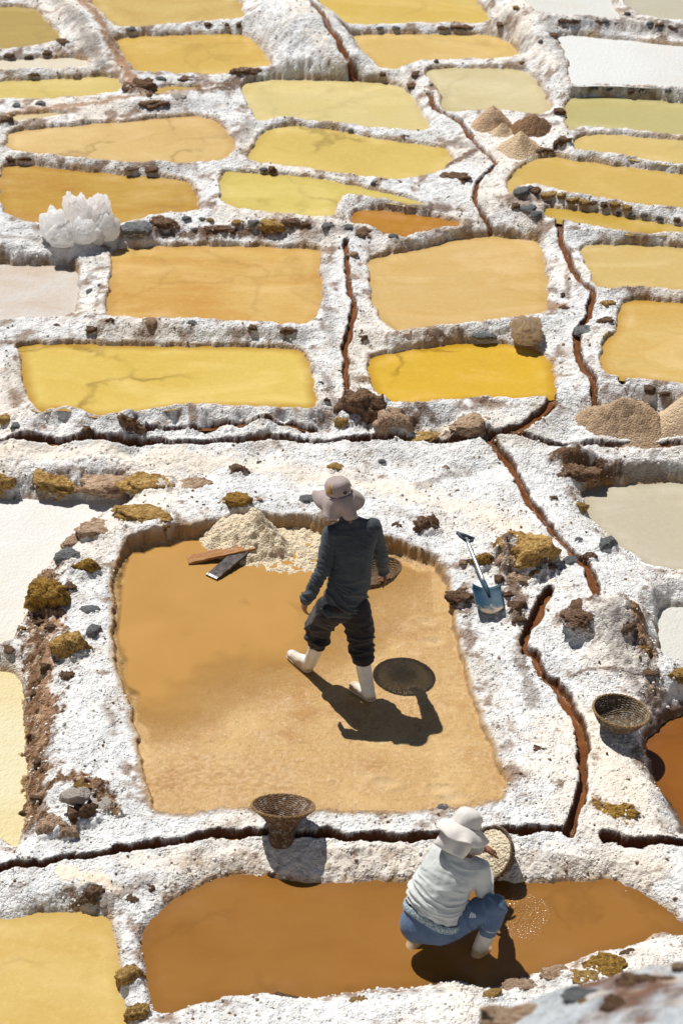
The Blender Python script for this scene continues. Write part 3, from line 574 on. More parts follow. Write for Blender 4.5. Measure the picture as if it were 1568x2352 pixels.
# ------------------------------------------------------------------ stones
from mathutils import noise as mn
def rock_mesh(seed, sub=3, facets=9, power=9.0, rough=.16, pits=0.0, layered=0.0):
    rnd = random.Random(seed); bm = bmesh.new(); bmesh.ops.create_icosphere(bm, subdivisions=sub, radius=1)
    pl = []
    for _ in range(facets):
        v = Vector((rnd.gauss(0,1), rnd.gauss(0,1), rnd.gauss(0,.8))).normalized(); pl.append((v, rnd.uniform(.72, 1.0)))
    pl += [(Vector((0,0,1)), rnd.uniform(.75,.95)), (Vector((0,0,-1)), .9)]
    off = Vector((rnd.uniform(-50,50), rnd.uniform(-50,50), rnd.uniform(-50,50)))
    for v in bm.verts:
        d = v.co.normalized(); s = sum((max(d.dot(n), 0)/h)**power for n, h in pl)
        r = min(s**(-1/power) if s > 0 else 1.2, 1.25)
        p = d*r*1.0
        r *= 1 + rough*mn.fractal(p*1.7+off, 1.0, 2.0, 4) + rough*.5*mn.noise(p*6+off)
        r += rough*.45*(1-2*abs(mn.noise(p*3.2+off*1.3))) + rough*.25*mn.noise(p*13+off)
        if pits: r -= pits*max(0, .40-mn.voronoi(p*3.5+off)[0][0]) + pits*.6*max(0, .40-mn.voronoi(p*7.5+off)[0][0])
        if layered: r += layered*math.sin(p.z*13+3*mn.noise(p*2+off))*.5
        v.co = d*max(r, .4)
    me = bpy.data.meshes.new('stone'); bm.to_mesh(me); bm.free()
    for q in me.polygons: q.use_smooth = True
    return me
def rock_mat(name, a, b, salty=.5, pit=.5):
    g = NT(name); co = g.coord('Object'); oi = g.n('ShaderNodeObjectInfo').outputs['Random']
    wn_ = g.n('ShaderNodeVectorMath', operation='ADD'); g.set(wn_.inputs[0], co)
    cx = g.n('ShaderNodeCombineXYZ'); g.set(cx.inputs[0], g.math('MULTIPLY', oi, 40.0)); g.set(wn_.inputs[1], cx.outputs[0]); p = wn_.outputs[0]
    n = g.noise(p, 3.0, 7, .72); c = g.mix(g.ramp(n, .40, .60), a, b)
    pt = g.vor(p, 6.5); c = g.mix(g.ramp(pt, .26, .06, 0, pit), c, tuple(x*.4 for x in b))
    c = g.mix(g.math('MULTIPLY', oi, .3), c, tuple(x*.85 for x in b))
    sep = g.n('ShaderNodeSeparateXYZ'); g.set(sep.inputs[0], co)
    f = g.math('ADD', g.math('MULTIPLY', sep.outputs[2], -.55), g.math('MULTIPLY', g.math('SUBTRACT', g.noise(p, 3.2, 5, .65), .5), 2.4))
    c = g.mix(g.ramp(f, .30 if salty < .8 else .0, .62 if salty < .8 else .3, 0, min(1, salty*1.4)), c, (.78,.77,.75))
    h = g.math('ADD', g.noise(p, 9, 6, .7), g.math('MULTIPLY', pt, .6))
    return g.done(g.pr(c, .85, g.bump(h, 1.0, .03), .25))
ROCK = dict(y=rock_mat('ochre_stone', (.76,.50,.17), (.30,.155,.04), .7, .7), b=rock_mat('brown_stone', (.36,.22,.13), (.12,.062,.035), .7, .5),
            g=rock_mat('grey_stone', (.31,.315,.31), (.15,.155,.16), .8, .2), p=rock_mat('tan_stone', (.74,.55,.38), (.38,.22,.13), .6, .5),
            w=rock_mat('pale_stone', (.68,.62,.54), (.52,.45,.38), .3, .1), c=rock_mat('salted_clod', (.34,.22,.14), (.16,.09,.05), .95, .4), m=rock_mat('moss_stone', (.62,.36,.06), (.17,.085,.02), .5, .85))
RSH = {}
def rock_variant(kind, big, i):
    key = (kind, big, i % 5)
    if key not in RSH:
        sd = hash((ord(kind), big, i % 5)) % 9973
        if kind in 'ym': me = rock_mesh(sd, 4 if big else 3, 7, 14, .24, .50, .07)
        elif kind in 'bc': me = rock_mesh(sd, 4 if big else 3, 8, 10, .36, .35)
        elif kind == 'p': me = rock_mesh(sd, 4 if big else 3, 8, 18, .22, .40)
        else: me = rock_mesh(sd, 4 if big else 3, 8, 22, .14)
        me.materials.append(ROCK[kind]); RSH[key] = me
    return RSH[key]
def stone(u, v, w, h, kind, label=None, group=None, sink=-.10, base=None, yaw=None):
    rnd = random.Random(int(u*7+v*13)); P = spot(u, v+h*.22) if base is None else base; s = scale_at(P)
    e = math.asin(-(ray(u, v)/np.linalg.norm(ray(u, v)))[2])
    rx = w/2/s; ry = min(rx*rnd.uniform(.65,.9), h/2/s/math.sin(e)*.85); hh = h/2/s
    rz = math.sqrt(max(hh*hh-(ry*math.sin(e))**2, (.30*hh)**2))/math.cos(e); rz = min(max(rz, .30*rx), 1.25*max(rx, ry))
    o = bpy.data.objects.new('stone', rock_variant(kind, w > 40, int(u+v))); COL.objects.link(o)
    o.scale = (rx*1.12, ry*1.12, rz*1.12); o.location = (P[0], P[1], P[2]+rz*sink); o.rotation_euler = (rnd.uniform(-.12,.12), rnd.uniform(-.15,.15), (rnd.uniform(-.3,.3) if yaw is None else yaw) + (math.pi if rnd.random() < .5 else 0))
    if base is None: collars.append((P[0], P[1], rx, ry, rz))
    if label: tag(o, label, 'stone', group)
    else: o.parent = GROUND
    return o
HERO = [
 (8,1103,46,50,'y','ochre stone cut off by the left edge in the retaining wall of the white pond'),
 (137,1095,82,48,'y','squat ochre stone, second from the left in the row above the white pond'),
 (240,1096,108,58,'p','largest layered tan stone in the row above the white pond'),
 (337,1105,90,48,'y','yellow knobbly stone, second from the right in the row above the white pond'),
 (437,1115,80,30,'p','low tan stone ending the row above the white pond on the right'),
 (340,1173,108,40,'y','long flat ochre stone lying on the far left corner of the worked pond rim'),
 (230,1208,74,40,'p','pale ochre stone below the long flat one on the pond rim'),
 (172,1240,46,30,'p','small tan stone at the edge of the white crust, above the grey one'),
 (162,1272,52,36,'g','salt-dusted grey stone next to the bright yellow one on the left rim'),
 (197,1300,56,60,'m','bright yellow-brown porous stone on the left rim of the worked pond'),
 (107,1358,66,68,'m','dark ochre boulder standing at the head of the brown earth bank'),
 (163,1482,66,70,'y','yellow porous boulder halfway down the left rim'),
 (212,1448,40,38,'g','rounded grey pebble right above the halfway yellow boulder on the left rim'),
 (542,1147,62,46,'m','yellow-brown porous stone just behind the heap of raked salt'),
 (707,1142,32,22,'g','small olive stone beside the brim of the standing worker hat'),
 (541,1076,46,34,'c','grey-tan salt-crusted stone on the walkway below the long dark channel'),
 (770,1073,32,24,'y','small ochre stone on the walkway above the standing worker'),
 (297,974,50,58,'b','dark brown clod below the pale yellow pond beside the thin channel'),
 (829,930,82,84,'b','big brown boulder at the corner of the bright yellow pond'),
 (785,964,30,50,'y','pointed orange-yellow stone leaning beside the big brown boulder'),
 (903,960,60,68,'p','rough pinkish rock to the right of the big brown boulder'),
 (967,1000,52,24,'y','low ochre stone half buried between the pink rock and the channel mouth'),
 (1084,968,74,40,'p','angular tan rock above the channel junction'),
 (1102,997,32,30,'g','dark blue-grey stone sitting in the channel junction'),
 (979,1205,46,56,'b','upright dark brown clod on the far right rim, near the standing worker arm'),
 (1109,1283,54,74,'m','yellow porous boulder behind the shovel handle'),
 (1061,1283,22,66,'p','narrow upright tan stone left of the shovel handle'),
 (1056,1363,54,40,'b','dark brown clod left of the shovel blade'),
 (1049,1368,22,22,'y','small olive-tan round stone tucked in the clod by the shovel blade'),
 (1205,1256,104,80,'y','large ochre boulder on the rock heap right of the shovel'),
 (1238,1262,44,26,'g','blue-grey capped stone on the right shoulder of the rock heap'),
 (1194,1325,46,38,'p','round pale brown stone at the foot of the rock heap'),
 (1176,1290,52,58,'p','pinkish stone in the middle of the rock heap by the shovel'),
 (1356,1276,26,24,'b','small brown stone beside the red channel bend'),
 (1392,1248,42,40,'g','dark grey stone on the left bank of the greenish pond'),
 (1334,1160,24,30,'y','small ochre stone at the left end of the greenish pond'),
 (1325,1068,90,48,'b','dark brown rock at the corner of the wall over the greenish pond'),
 (1332,1402,70,46,'c','salt-crusted brown rock on the hump right of the forked channel'),
 (1404,1858,82,50,'m','low mossy ochre rock patch below the empty bowl basket'),
 (1236,1716,24,14,'b','lone small brown clod on the white bank left of the curved channel'),
 (1019,1853,26,16,'g','small grey stone on the near rim above the crouching worker hat'),
 (1391,2213,78,52,'m','mossy yellow-brown rock on the near bank of the brown pond'),
 (1441,2185,30,20,'b','dark stone to the right of the mossy rock on the near bank'),
 (1279,2233,58,42,'p','tan rock left of the mossy rock on the near bank'),
 (1339,2240,52,32,'y','ochre rock between the tan and the mossy rock on the near bank'),
 (1189,2260,60,28,'p','pale ochre rock lowest in the diagonal line on the near bank'),
 (1129,2280,36,28,'y','ochre stone at the left start of the diagonal line on the near bank'),
 (300,2240,48,58,'y','upper ochre stone in the divider between the two bottom ponds'),
 (317,2318,42,50,'y','lower ochre stone in the divider between the two bottom ponds'),
 (123,1893,52,76,'p','pink-tan pitted rock, left one of the rock clump near the bottom left'),
 (153,1906,44,62,'p','pink-tan pitted rock in the front of the rock clump near the bottom left'),
 (197,1868,62,66,'b','brown rock with a pale rim, right one of the bottom left rock clump'),
 (620,512,48,30,'y','ochre block, largest stone on the wall between upper ponds'),
 (545,510,26,18,'y','bright yellow stone on the wall left of the ochre block'),
 (320,520,70,34,'g','dark blue-grey rubble stone next to the white sacks'),
 (375,507,58,34,'b','brown rubble stone right of the white sacks'),
 (1396,695,32,22,'y','ochre stone at the corner of the right-hand tan pond'),
 (1344,757,42,18,'g','flat grey stone where the right channel bends left'),
 (1116,769,52,16,'g','dark flat grey stone set in the ridge left of the beige sack'),
 (1284,254,28,20,'b','ochre-brown stone right of the far salt mounds'),
 (1289,322,32,46,'b','dark brown upright rock right of the nearest far mound'),
 (1554,1545,44,34,'y','ochre stone at the right edge below the small white pond'),
]
for r in HERO: stone(*r[:5], label=r[5])
tag(stone(171, 1851, 52, 34, 'w', base=spot(176, 1862)+np.array([0, 0, .14]), yaw=.4), 'pale angular slab lying on top of the rock clump near the bottom left', 'stone').parent = None
tag(stone(235, 1845, 44, 28, 'w', yaw=-.3), 'pale angular stone on the ground right of the rock clump near the bottom left', 'stone').parent = None
MINOR = [(98,1420,36,26,'b'),(120,1440,24,30,'c'),(104,1530,24,26,'b'),(80,1590,22,28,'c'),(74,1690,22,26,'b'),(92,1745,26,22,'b'),(84,1830,26,20,'c'),(56,1865,22,24,'b'),(190,1800,40,18,'m'),(1440,1440,30,30,'c'),(1478,1490,26,36,'m'),(1490,1540,30,20,'c'),(1150,1250,36,30,'m'),(1250,1300,36,28,'c'),(1220,1315,34,36,'y'),(1170,1250,44,40,'p'),(187,1111,24,26,'y'),(155,1346,34,48,'b'),(205,1398,44,24,'g'),(50,1446,20,26,'y'),(20,1484,36,20,'b'),(160,1553,46,38,'c'),(583,1144,36,20,'p'),(203,987,24,26,'b'),
 (18,957,42,30,'y'),(40,975,30,16,'g'),(345,737,30,24,'p'),(215,752,32,18,'b'),(662,754,32,20,'b'),(252,734,18,14,'b'),(442,740,22,12,'g'),(580,748,22,12,'b'),(128,747,16,10,'b'),(212,666,24,14,'g'),(230,655,12,10,'g'),
 (425,501,24,20,'g'),(465,503,18,14,'g'),(482,506,18,16,'y'),(582,510,28,22,'g'),(670,511,34,38,'b'),(700,514,24,18,'b'),(750,516,28,18,'g'),(447,526,20,14,'g'),(505,524,60,14,'b'),(804,521,32,18,'g'),(834,527,46,22,'c'),(904,543,24,16,'g'),(400,520,26,16,'p'),(350,530,30,16,'b'),
 (357,384,36,18,'b'),(300,385,28,10,'c'),(627,388,18,18,'b'),(605,388,18,12,'g'),(60,361,28,14,'b'),(25,361,30,18,'b'),(10,274,40,30,'b'),(325,196,58,44,'b'),(340,214,30,16,'b'),(345,236,58,18,'b'),(410,218,40,14,'w'),(565,164,60,10,'b'),(300,205,26,20,'c'),
 (1244,343,40,24,'b'),(1049,402,54,22,'b'),(1199,437,36,28,'g'),(1217,431,20,20,'g'),(1234,436,28,20,'b'),(1259,443,32,18,'y'),(1289,446,24,16,'y'),(1314,456,32,16,'y'),(1344,460,30,15,'y'),(1364,463,16,12,'b'),(1386,467,18,14,'b'),(1414,466,32,18,'y'),(1442,473,28,15,'y'),(1209,474,40,18,'g'),(1229,488,30,18,'g'),(1186,470,22,18,'c'),(1454,492,18,14,'g'),(1480,492,18,14,'g'),(1515,500,20,16,'g'),(1558,503,20,16,'b'),(1420,488,14,12,'g'),
 (1082,1004,20,16,'y'),(1386,735,36,28,'b'),(1494,891,28,22,'b'),(1524,900,24,14,'b'),(1291,677,14,16,'b'),(1296,704,28,10,'b'),(834,775,20,26,'b'),(809,584,22,20,'p'),(874,1059,20,14,'g'),(1024,1072,16,14,'p'),(596,1060,12,20,'g'),(735,876,12,26,'b'),(748,918,16,20,'b'),
 (911,1203,22,18,'b'),(1184,1390,44,60,'b'),(1190,1420,30,40,'c'),(1166,1365,26,30,'b'),(1306,1283,30,20,'g'),(1271,1143,16,24,'c'),(1091,1468,18,12,'p'),(1150,1330,26,30,'b'),(1330,1240,30,14,'g'),(1460,1240,40,14,'c'),
 (999,2262,36,12,'b'),(655,2288,52,14,'b'),(824,2295,36,16,'y'),(627,2005,18,20,'b'),(210,2050,56,46,'c'),(300,2060,30,20,'b'),(350,2040,24,18,'b'),(245,2068,34,26,'w'),
 (66,128,20,12,'b'),(20,125,24,12,'b'),(110,118,24,12,'b'),(150,92,30,14,'b'),(95,235,26,12,'g'),(40,240,22,12,'g'),(180,178,20,8,'b'),(80,168,22,8,'b'),(430,178,40,12,'b'),(370,178,22,10,'g'),(480,55,18,12,'b'),(520,54,18,12,'b'),(550,55,16,14,'b'),(300,64,20,12,'g'),
 (1061,60,40,12,'b'),(1020,62,26,10,'b'),(910,62,20,10,'g'),(870,63,18,10,'g'),(1150,53,24,12,'b'),(1185,18,18,14,'y'),(1290,45,24,12,'b'),(1320,46,24,14,'b'),(1376,48,18,10,'b'),(1390,48,16,12,'g'),(1492,52,16,14,'g'),(1515,56,18,14,'b'),(1542,62,18,14,'b'),(1440,32,16,16,'g'),(1365,200,18,14,'g'),(1397,204,16,12,'g'),(1450,208,14,12,'b'),(1470,206,14,12,'b'),(1535,206,16,14,'g'),(1265,80,26,14,'b'),(1240,95,14,14,'g'),
 (1000,140,12,14,'g'),(955,168,22,14,'b'),(880,168,18,12,'b'),(950,195,26,16,'b'),(990,195,12,12,'g'),(855,290,14,10,'g'),(930,312,18,12,'b'),(858,420,14,16,'g'),(918,416,12,8,'b'),(1198,142,14,8,'y'),(1480,445,14,8,'g'),(805,298,12,8,'g')]
for u_, v_, w_, h_, k_ in MINOR: stone(u_, v_, w_*.9, h_*.9, k_, sink=-.12)

# salt crust has grown up round the foot of every stone
for x_, y_, rx_, ry_, rz_ in collars:
    r_ = 2.0*max(rx_, ry_); idx = np.nonzero((np.abs(X-x_) < r_) & (np.abs(Y-y_) < r_) & (near_d > .0) & (chd > 1.3))[0]
    e_ = np.sqrt(((X[idx]-x_)/rx_)**2+((Y[idx]-y_)/ry_)**2)
    Z[idx] += np.minimum(.42*rz_, .05)*sstep(1.75, .85, e_ + .8*n3[idx] + .4*n2[idx])
Z0[:] = Z.reshape(NR, NC); gme.vertices.foreach_set('co', np.stack([X, Y, Z], 1).astype(np.float32).ravel()); gme.update()

# loose crumbs of salt and earth on the dikes: nobody could count them
rng = np.random.default_rng(5)
dens = (near_d > .02)*(chd > 1.3)*(.25 + np.clip(n2+.15, 0, 1)*1.6 + 1.2*onbank)
dens = dens*np.repeat(drow[:, None]**1.0, NC, 1).ravel(); dens = dens/dens.sum()
def crumbs(name, n, mat, rmin, rmax, seed):
    ico = bmesh.new(); bmesh.ops.create_icosphere(ico, subdivisions=1, radius=1); ico.verts.ensure_lookup_table()
    v0 = np.array([v.co[:] for v in ico.verts]); f0 = np.array([[v.index for v in f.verts] for f in ico.faces]); ico.free()
    r_ = np.random.default_rng(seed); i = r_.choice(N, n, p=dens); px = X[i] + r_.normal(0, .01, n); py = Y[i] + r_.normal(0, .01, n); pz = ground(px, py)
    rad = rmin + (rmax-rmin)*r_.random(n)**3
    sc = rad[:, None]*(0.7+.6*r_.random((n, 3))); jit = 1 + .35*(r_.random((n, len(v0), 1))-.5)
    V = v0[None]*sc[:, None, :]*jit + np.stack([px, py, pz+rad*.25], 1)[:, None, :]
    Fa = f0[None] + (np.arange(n)*len(v0))[:, None, None]
    return tag(link(name, mesh_np(name, V.reshape(-1, 3), Fa.reshape(-1, 3), True), mat), 'white and brown crumbs strewn over the dikes' if 0 else None, None, kind='stuff')
g = NT('salt_crumb'); co = g.coord('Object'); M_CRUMB = g.done(g.pr(g.mix(g.ramp(g.noise(co, 3, 4, .6), .4, .65), (.80,.80,.78), (.66,.57,.46)), .8, None, .3))
g = NT('earth_crumb'); co = g.coord('Object'); M_CLOD = g.done(g.pr(g.mix(g.ramp(g.noise(co, 5, 4, .6), .4, .65), (.14,.08,.045), (.30,.20,.12)), .9, None, .2))
tag(crumbs('salt_crumbs', 9000, M_CRUMB, .005, .015, 3), 'loose white salt crumbs scattered along the dikes', 'salt crumbs')
tag(crumbs('earth_crumbs', 1500, M_CLOD, .004, .015, 9), 'loose brown earth crumbs scattered along the dikes', 'earth crumbs')
# ------------------------------------------------------------------ small helpers for made things
def tube(bm, pts, rad, sides=6, closed=False):
    pts = [Vector(p) for p in pts]; n = len(pts); rings = []
    rads = rad if hasattr(rad, '__len__') else [rad]*n
    up = Vector((0,0,1))
    for i, p in enumerate(pts):
        a = pts[(i-1) % n] if closed or i > 0 else p; b = pts[(i+1) % n] if closed or i < n-1 else p
        t = (b-a).normalized(); s = t.cross(up)
        if s.length < 1e-3: s = t.cross(Vector((1,0,0)))
        s.normalize(); q = s.cross(t)
        rings.append([bm.verts.new(p + (s*math.cos(2*math.pi*k/sides) + q*math.sin(2*math.pi*k/sides))*rads[i]) for k in range(sides)])
    m = n if closed else n-1
    for i in range(m):
        A = rings[i]; B = rings[(i+1) % n]
        for k in range(sides):
            try: bm.faces.new((A[k], A[(k+1) % sides], B[(k+1) % sides], B[k]))
            except ValueError: pass
    if not closed:
        for R, rev in ((rings[0], True), (rings[-1], False)):
            try: bm.faces.new(R[::-1] if rev else R)
            except ValueError: pass
def finish(name, bm, mat, parent=None, smooth=True):
    bmesh.ops.recalc_face_normals(bm, faces=bm.faces)
    me = bpy.data.meshes.new(name); bm.to_mesh(me); bm.free()
    for q in me.polygons: q.use_smooth = smooth
    return link(name, me, mat, parent)
def empty(name, loc, rot=None):
    o = bpy.data.objects.new(name, None); COL.objects.link(o); o.location = [float(c) for c in loc]; o.empty_display_size = .1
    if rot is not None: o.rotation_mode = 'QUATERNION'; o.rotation_quaternion = rot
    return o
def slab(bm, L, w, h, n=14, seed=0, wob=.004):              # a worn board along x
    rnd = random.Random(seed); rows = []
    for i in range(n+1):
        x = -L/2 + L*i/n; a = rnd.uniform(-wob, wob); b = rnd.uniform(-wob, wob); c = .15 if i in (0, n) else 0
        rows.append([bm.verts.new((x+rnd.uniform(-wob, wob)*(1 if i in (0, n) else 0), y, z)) for y, z in
                     ((-w/2+a, h*(.15+c)), (-w/2+a+.004, h*(1-c)), (w/2+b-.004, h*(1-c)), (w/2+b, h*(.15+c)), (w/2+b-.004, 0), (-w/2+a+.004, 0))])
    for i in range(n):
        for k in range(6): bm.faces.new((rows[i][k], rows[i][(k+1) % 6], rows[i+1][(k+1) % 6], rows[i+1][k]))
    bm.faces.new(rows[0][::-1]); bm.faces.new(rows[-1])

# ------------------------------------------------------------------ baskets of woven cane
def cane(name, a, b, salty=0):
    g = NT(name); co = g.coord('Object'); n = g.noise(co, 38, 5, .65); c = g.mix(g.ramp(n, .35, .68), a, b)
    if salty: c = g.mix(g.ramp(g.noise(co, 30, 4, .7), .52, .62, 0, salty), c, (.62,.60,.56))
    return g.done(g.pr(c, .6, g.bump(g.noise(co, 120, 4, .6), .5, .004), .3))
M_CANE = cane('dark_cane', (.17,.10,.045), (.055,.030,.014)); M_CANE_S = cane('salted_cane', (.20,.14,.08), (.06,.038,.02), .35)
M_RIM = cane('straw_rim', (.36,.23,.09), (.16,.09,.035)); M_RUST = cane('rust_cane', (.20,.085,.025), (.07,.028,.010))
def basket(name, prof, nring, nrib, loc, rot, mats, rad=.0068, rimr=.007, holes=1.0):
    """prof: list of (radius, height) from the centre of the bottom out to the rim"""
    root = empty(name, loc, rot)
    P = np.array(prof, float); seg = np.r_[0, np.cumsum(np.hypot(*np.diff(P, axis=0).T))]
    def pr(t): s = t*seg[-1]; return np.interp(s, seg, P[:,0]), np.interp(s, seg, P[:,1])
    w = bmesh.new(); N_ = nrib*3
    for k in range(nring):
        t = (k+.7)/(nring+.2); r, z = pr(t); m = max(18, int(N_*(.4+.6*r/P[:,0].max())))
        tube(w, [((r + .0045*math.cos(nrib/2*2*math.pi*j/m + k*math.pi) + .002*mn.noise((j*.4, k, 1)))*math.cos(2*math.pi*j/m),
                  (r + .0045*math.cos(nrib/2*2*math.pi*j/m + k*math.pi) + .002*mn.noise((j*.4, k, 5)))*math.sin(2*math.pi*j/m),
                  z + .0025*mn.noise((j*.5, k*3.1, 9))) for j in range(m)], rad*(1+.2*mn.noise((k, 3, 3))), 5, True)
    finish('weave', w, mats[0], root)
    bd = bmesh.new(); rb0 = P[1,0]; cv = bd.verts.new((0,0,.004)); ring = [bd.verts.new((rb0*math.cos(2*math.pi*j/24), rb0*math.sin(2*math.pi*j/24), .002)) for j in range(24)]
    for j in range(24): bd.faces.new((cv, ring[j], ring[(j+1) % 24]))
    finish('base', bd, M_CANE, root)
    rb = bmesh.new()
    for j in range(nrib):
        a = 2*math.pi*(j+.3*mn.noise((j, 7, 1)))/nrib
        tube(rb, [(pr(t)[0]*math.cos(a), pr(t)[0]*math.sin(a), pr(t)[1]) for t in np.linspace(.04, 1, 11)], .0042, 4)
    finish('ribs', rb, mats[0], root)
    rm = bmesh.new(); R, zt = pr(1.0)
    for q in range(3):                                          # three strands plaited into the rim
        tube(rm, [((R+.006*math.cos(14*2*math.pi*j/90+q*2.1))*math.cos(2*math.pi*j/90), (R+.006*math.cos(14*2*math.pi*j/90+q*2.1))*math.sin(2*math.pi*j/90),
                   zt+.006*math.sin(14*2*math.pi*j/90+q*2.1)) for j in range(90)], rimr*.72, 5, True)
    finish('rim', rm, mats[1], root)
    return root
def tilt(nx, ny, nz): return Vector((0,0,1)).rotation_difference(Vector((nx, ny, nz)).normalized())

# funnel-shaped basket over the near channel
s3 = 315.0
p = spot(651, 1936); RT = .224
q = tilt(.04, .34, .94)
b = basket('basket', [(0,0),(.05,0),(.078,.006),(.082,.03),(.088,.15),(.14,.225),(RT,.30)], 52, 34, (p[0]-.015, p[1]+.01, p[2]-.03), q, (cane('rust_cane_salted', (.20,.11,.05), (.07,.035,.016), .45), M_RIM))
tag(b, 'brown funnel-shaped wicker basket standing upright across the near channel', 'basket')
# open bowl basket on the right bank
p = spot(1416, 1672); q = tilt(.13, .06, .98)
b = basket('basket', [(0,0),(.06,0),(.115,.008),(.165,.05),(.213,.135)], 30, 34, (p[0], p[1]-.01, p[2]+.035), q, (M_CANE_S, M_RIM))
tag(b, 'empty bowl-shaped wicker basket on the white bank beside the brown pond', 'basket')

# ------------------------------------------------------------------ shovel
g = NT('blue_steel'); co = g.coord('Object'); n = g.noise(co, 14, 5, .65)
sepz = g.n('ShaderNodeSeparateXYZ'); g.set(sepz.inputs[0], co)
mud = g.ramp(g.math('ADD', g.math('MULTIPLY', sepz.outputs[1], -2.6), g.math('MULTIPLY', g.noise(co, 20, 5, .65), .9)), .98, 1.12)
c = g.mix(g.ramp(n, .4, .7), (.016,.050,.082), (.030,.072,.105)); c = g.mix(g.ramp(g.noise(co, 60, 3, .7), .66, .72, 0, .6), c, (.16,.18,.19)); c = g.mix(mud, c, (.26,.20,.135))
M_BLADE = g.done(g.pr(c, g.ramp(n, .3, .7, .5, .75), g.bump(g.noise(co, 40, 4, .6), .3, .006), .3))
g = NT('bare_steel'); co = g.coord('Object'); M_STEEL = g.done(g.pr(g.mix(g.ramp(g.noise(co, 30, 5, .6), .4, .7), (.50,.52,.53), (.30,.32,.33)), .34, g.bump(g.noise(co, 60, 3, .6), .2, .004), .5, metal=.75))
pa = at(1068, 1236, .28); pb = at(1115, 1352, .17); pc = at(1128, 1428, .105)
hd = Vector(pa-pb); root = empty('shovel', pb)
ax = Vector(pc-pb).normalized(); tl_ = Vector(at(1099, 1349, .185)); tr_ = Vector(at(1165, 1361, .16)); right = (tr_-tl_).normalized()
right = (right - ax*right.dot(ax)).normalized(); nr_ = right.cross(-ax).normalized()
if nr_.z < 0: nr_ = -nr_
bmx = bmesh.new(); Wd, Ln = .118, .30; nx_, ny_ = 15, 15; grid = []
for j in range(ny_):
    t = j/(ny_-1); row = []
    for i in range(nx_):
        s = i/(nx_-1)*2-1; wdt = Wd*(1 - (.10 if t > .9 else 0)*(t-.9)*10)
        yy = -Ln*t + (.045*s*s*t*t if t > .6 else 0) - (.0 if t else 0)
        if t == 0: yy += 0
        zz = .028*s*s + .018*max(0, 1-abs(s)*3)*(1-t)*max(0, 1-t*2.2) + .012*t*t - (.035*(1-t/.12) if t < .12 else 0)*abs(s)*-1
        row.append((s*wdt, yy, zz))
    grid.append(row)
vs = [[bmx.verts.new(p_) for p_ in r] for r in grid]; ws_ = [[bmx.verts.new((p_[0], p_[1], p_[2]-.0035)) for p_ in r] for r in grid]
for j in range(ny_-1):
    for i in range(nx_-1):
        bmx.faces.new((vs[j][i], vs[j][i+1], vs[j+1][i+1], vs[j+1][i])); bmx.faces.new((ws_[j][i], ws_[j+1][i], ws_[j+1][i+1], ws_[j][i+1]))
for i in range(nx_-1):
    bmx.faces.new((vs[0][i], ws_[0][i], ws_[0][i+1], vs[0][i+1])); bmx.faces.new((vs[-1][i], vs[-1][i+1], ws_[-1][i+1], ws_[-1][i]))
for j in range(ny_-1):
    bmx.faces.new((vs[j][0], vs[j+1][0], ws_[j+1][0], ws_[j][0])); bmx.faces.new((vs[j][-1], ws_[j][-1], ws_[j+1][-1], vs[j+1][-1]))
bl = finish('blade', bmx, M_BLADE, root)
mt = Matrix((right, -ax, nr_)).transposed().to_4x4(); bl.matrix_local = mt
so = bmesh.new(); hdn = hd.normalized()
tube(so, [(-ax*-.0)+nr_*.006 - hdn*.10, nr_*.012, nr_*.014+hdn*.07], [.010, .021, .020], 10); finish('socket', so, M_BLADE, root)
sh = bmesh.new(); tube(sh, [nr_*.014 + hd*t for t in np.linspace(.05, .97, 8)], .0165, 12); finish('shaft', sh, M_STEEL, root)
gp = bmesh.new(); gr = Vector((.93,-.15,-.32)).normalized()
tube(gp, [hd*.90 + nr_*.014, hd*.97 - gr*.055 + nr_*.014, hd*1.02 - gr*.068 + nr_*.014], [.013,.013,.012], 8); tube(gp, [hd*.90 + nr_*.014, hd*.97 + gr*.055 + nr_*.014, hd*1.02 + gr*.068 + nr_*.014], [.013,.013,.012], 8)
tube(gp, [hd*1.02 - gr*.078 + nr_*.014, hd*1.02 + nr_*.016, hd*1.02 + gr*.078 + nr_*.014], [.016,.017,.016], 10)
g = NT('grip_plastic'); M_GRIP = g.done(g.pr((.045,.065,.08), .5, None, .4)); finish('grip', gp, M_GRIP, root)
tag(root, 'shovel with blue blade and bare steel shaft leaning on the rocks', 'shovel')

# ------------------------------------------------------------------ planks
def wood(name, a, b, rough):
    g = NT(name); co = g.coord('Object'); n = g.noise(g.map(co, (1.2, 26, 26)), 3, 6, .65, .4)
    c = g.mix(g.ramp(n, .35, .68), a, b); return g.done(g.pr(c, g.ramp(g.noise(co, 25, 4, .6), .3, .7, rough*.6, rough*1.3), g.bump(n, .5, .006), .5))
def plank(uv0, z0, uv1, z1, w, h, mat, label, seed, roll=0):
    a = Vector(at(*uv0, z0)); b = Vector(at(*uv1, z1)); bm = bmesh.new(); L_ = (b-a).length; slab(bm, L_, w, h, 16, seed)
    o = finish('plank', bm, mat, None, False); o.location = (a+b)/2; d = (b-a).normalized(); y = Vector((0,0,1)).cross(d).normalized(); z = d.cross(y)
    o.matrix_world = Matrix.Translation((a+b)/2) @ Matrix((d, y, z)).transposed().to_4x4() @ Matrix.Rotation(roll, 4, 'X'); return tag(o, label, 'plank')
plank((432, 1289), -.004, (586, 1256), .075, .125, .022, wood('wet_orange_wood', (.42,.20,.06), (.22,.085,.022), .28), 'wet orange-brown board propped on the salt heap', 3, -.05)
plank((486, 1329), -.002, (566, 1262), .055, .125, .022, wood('dark_wood', (.055,.032,.022), (.022,.014,.011), .3), 'dark wet board lying in the brine under the orange board', 5)

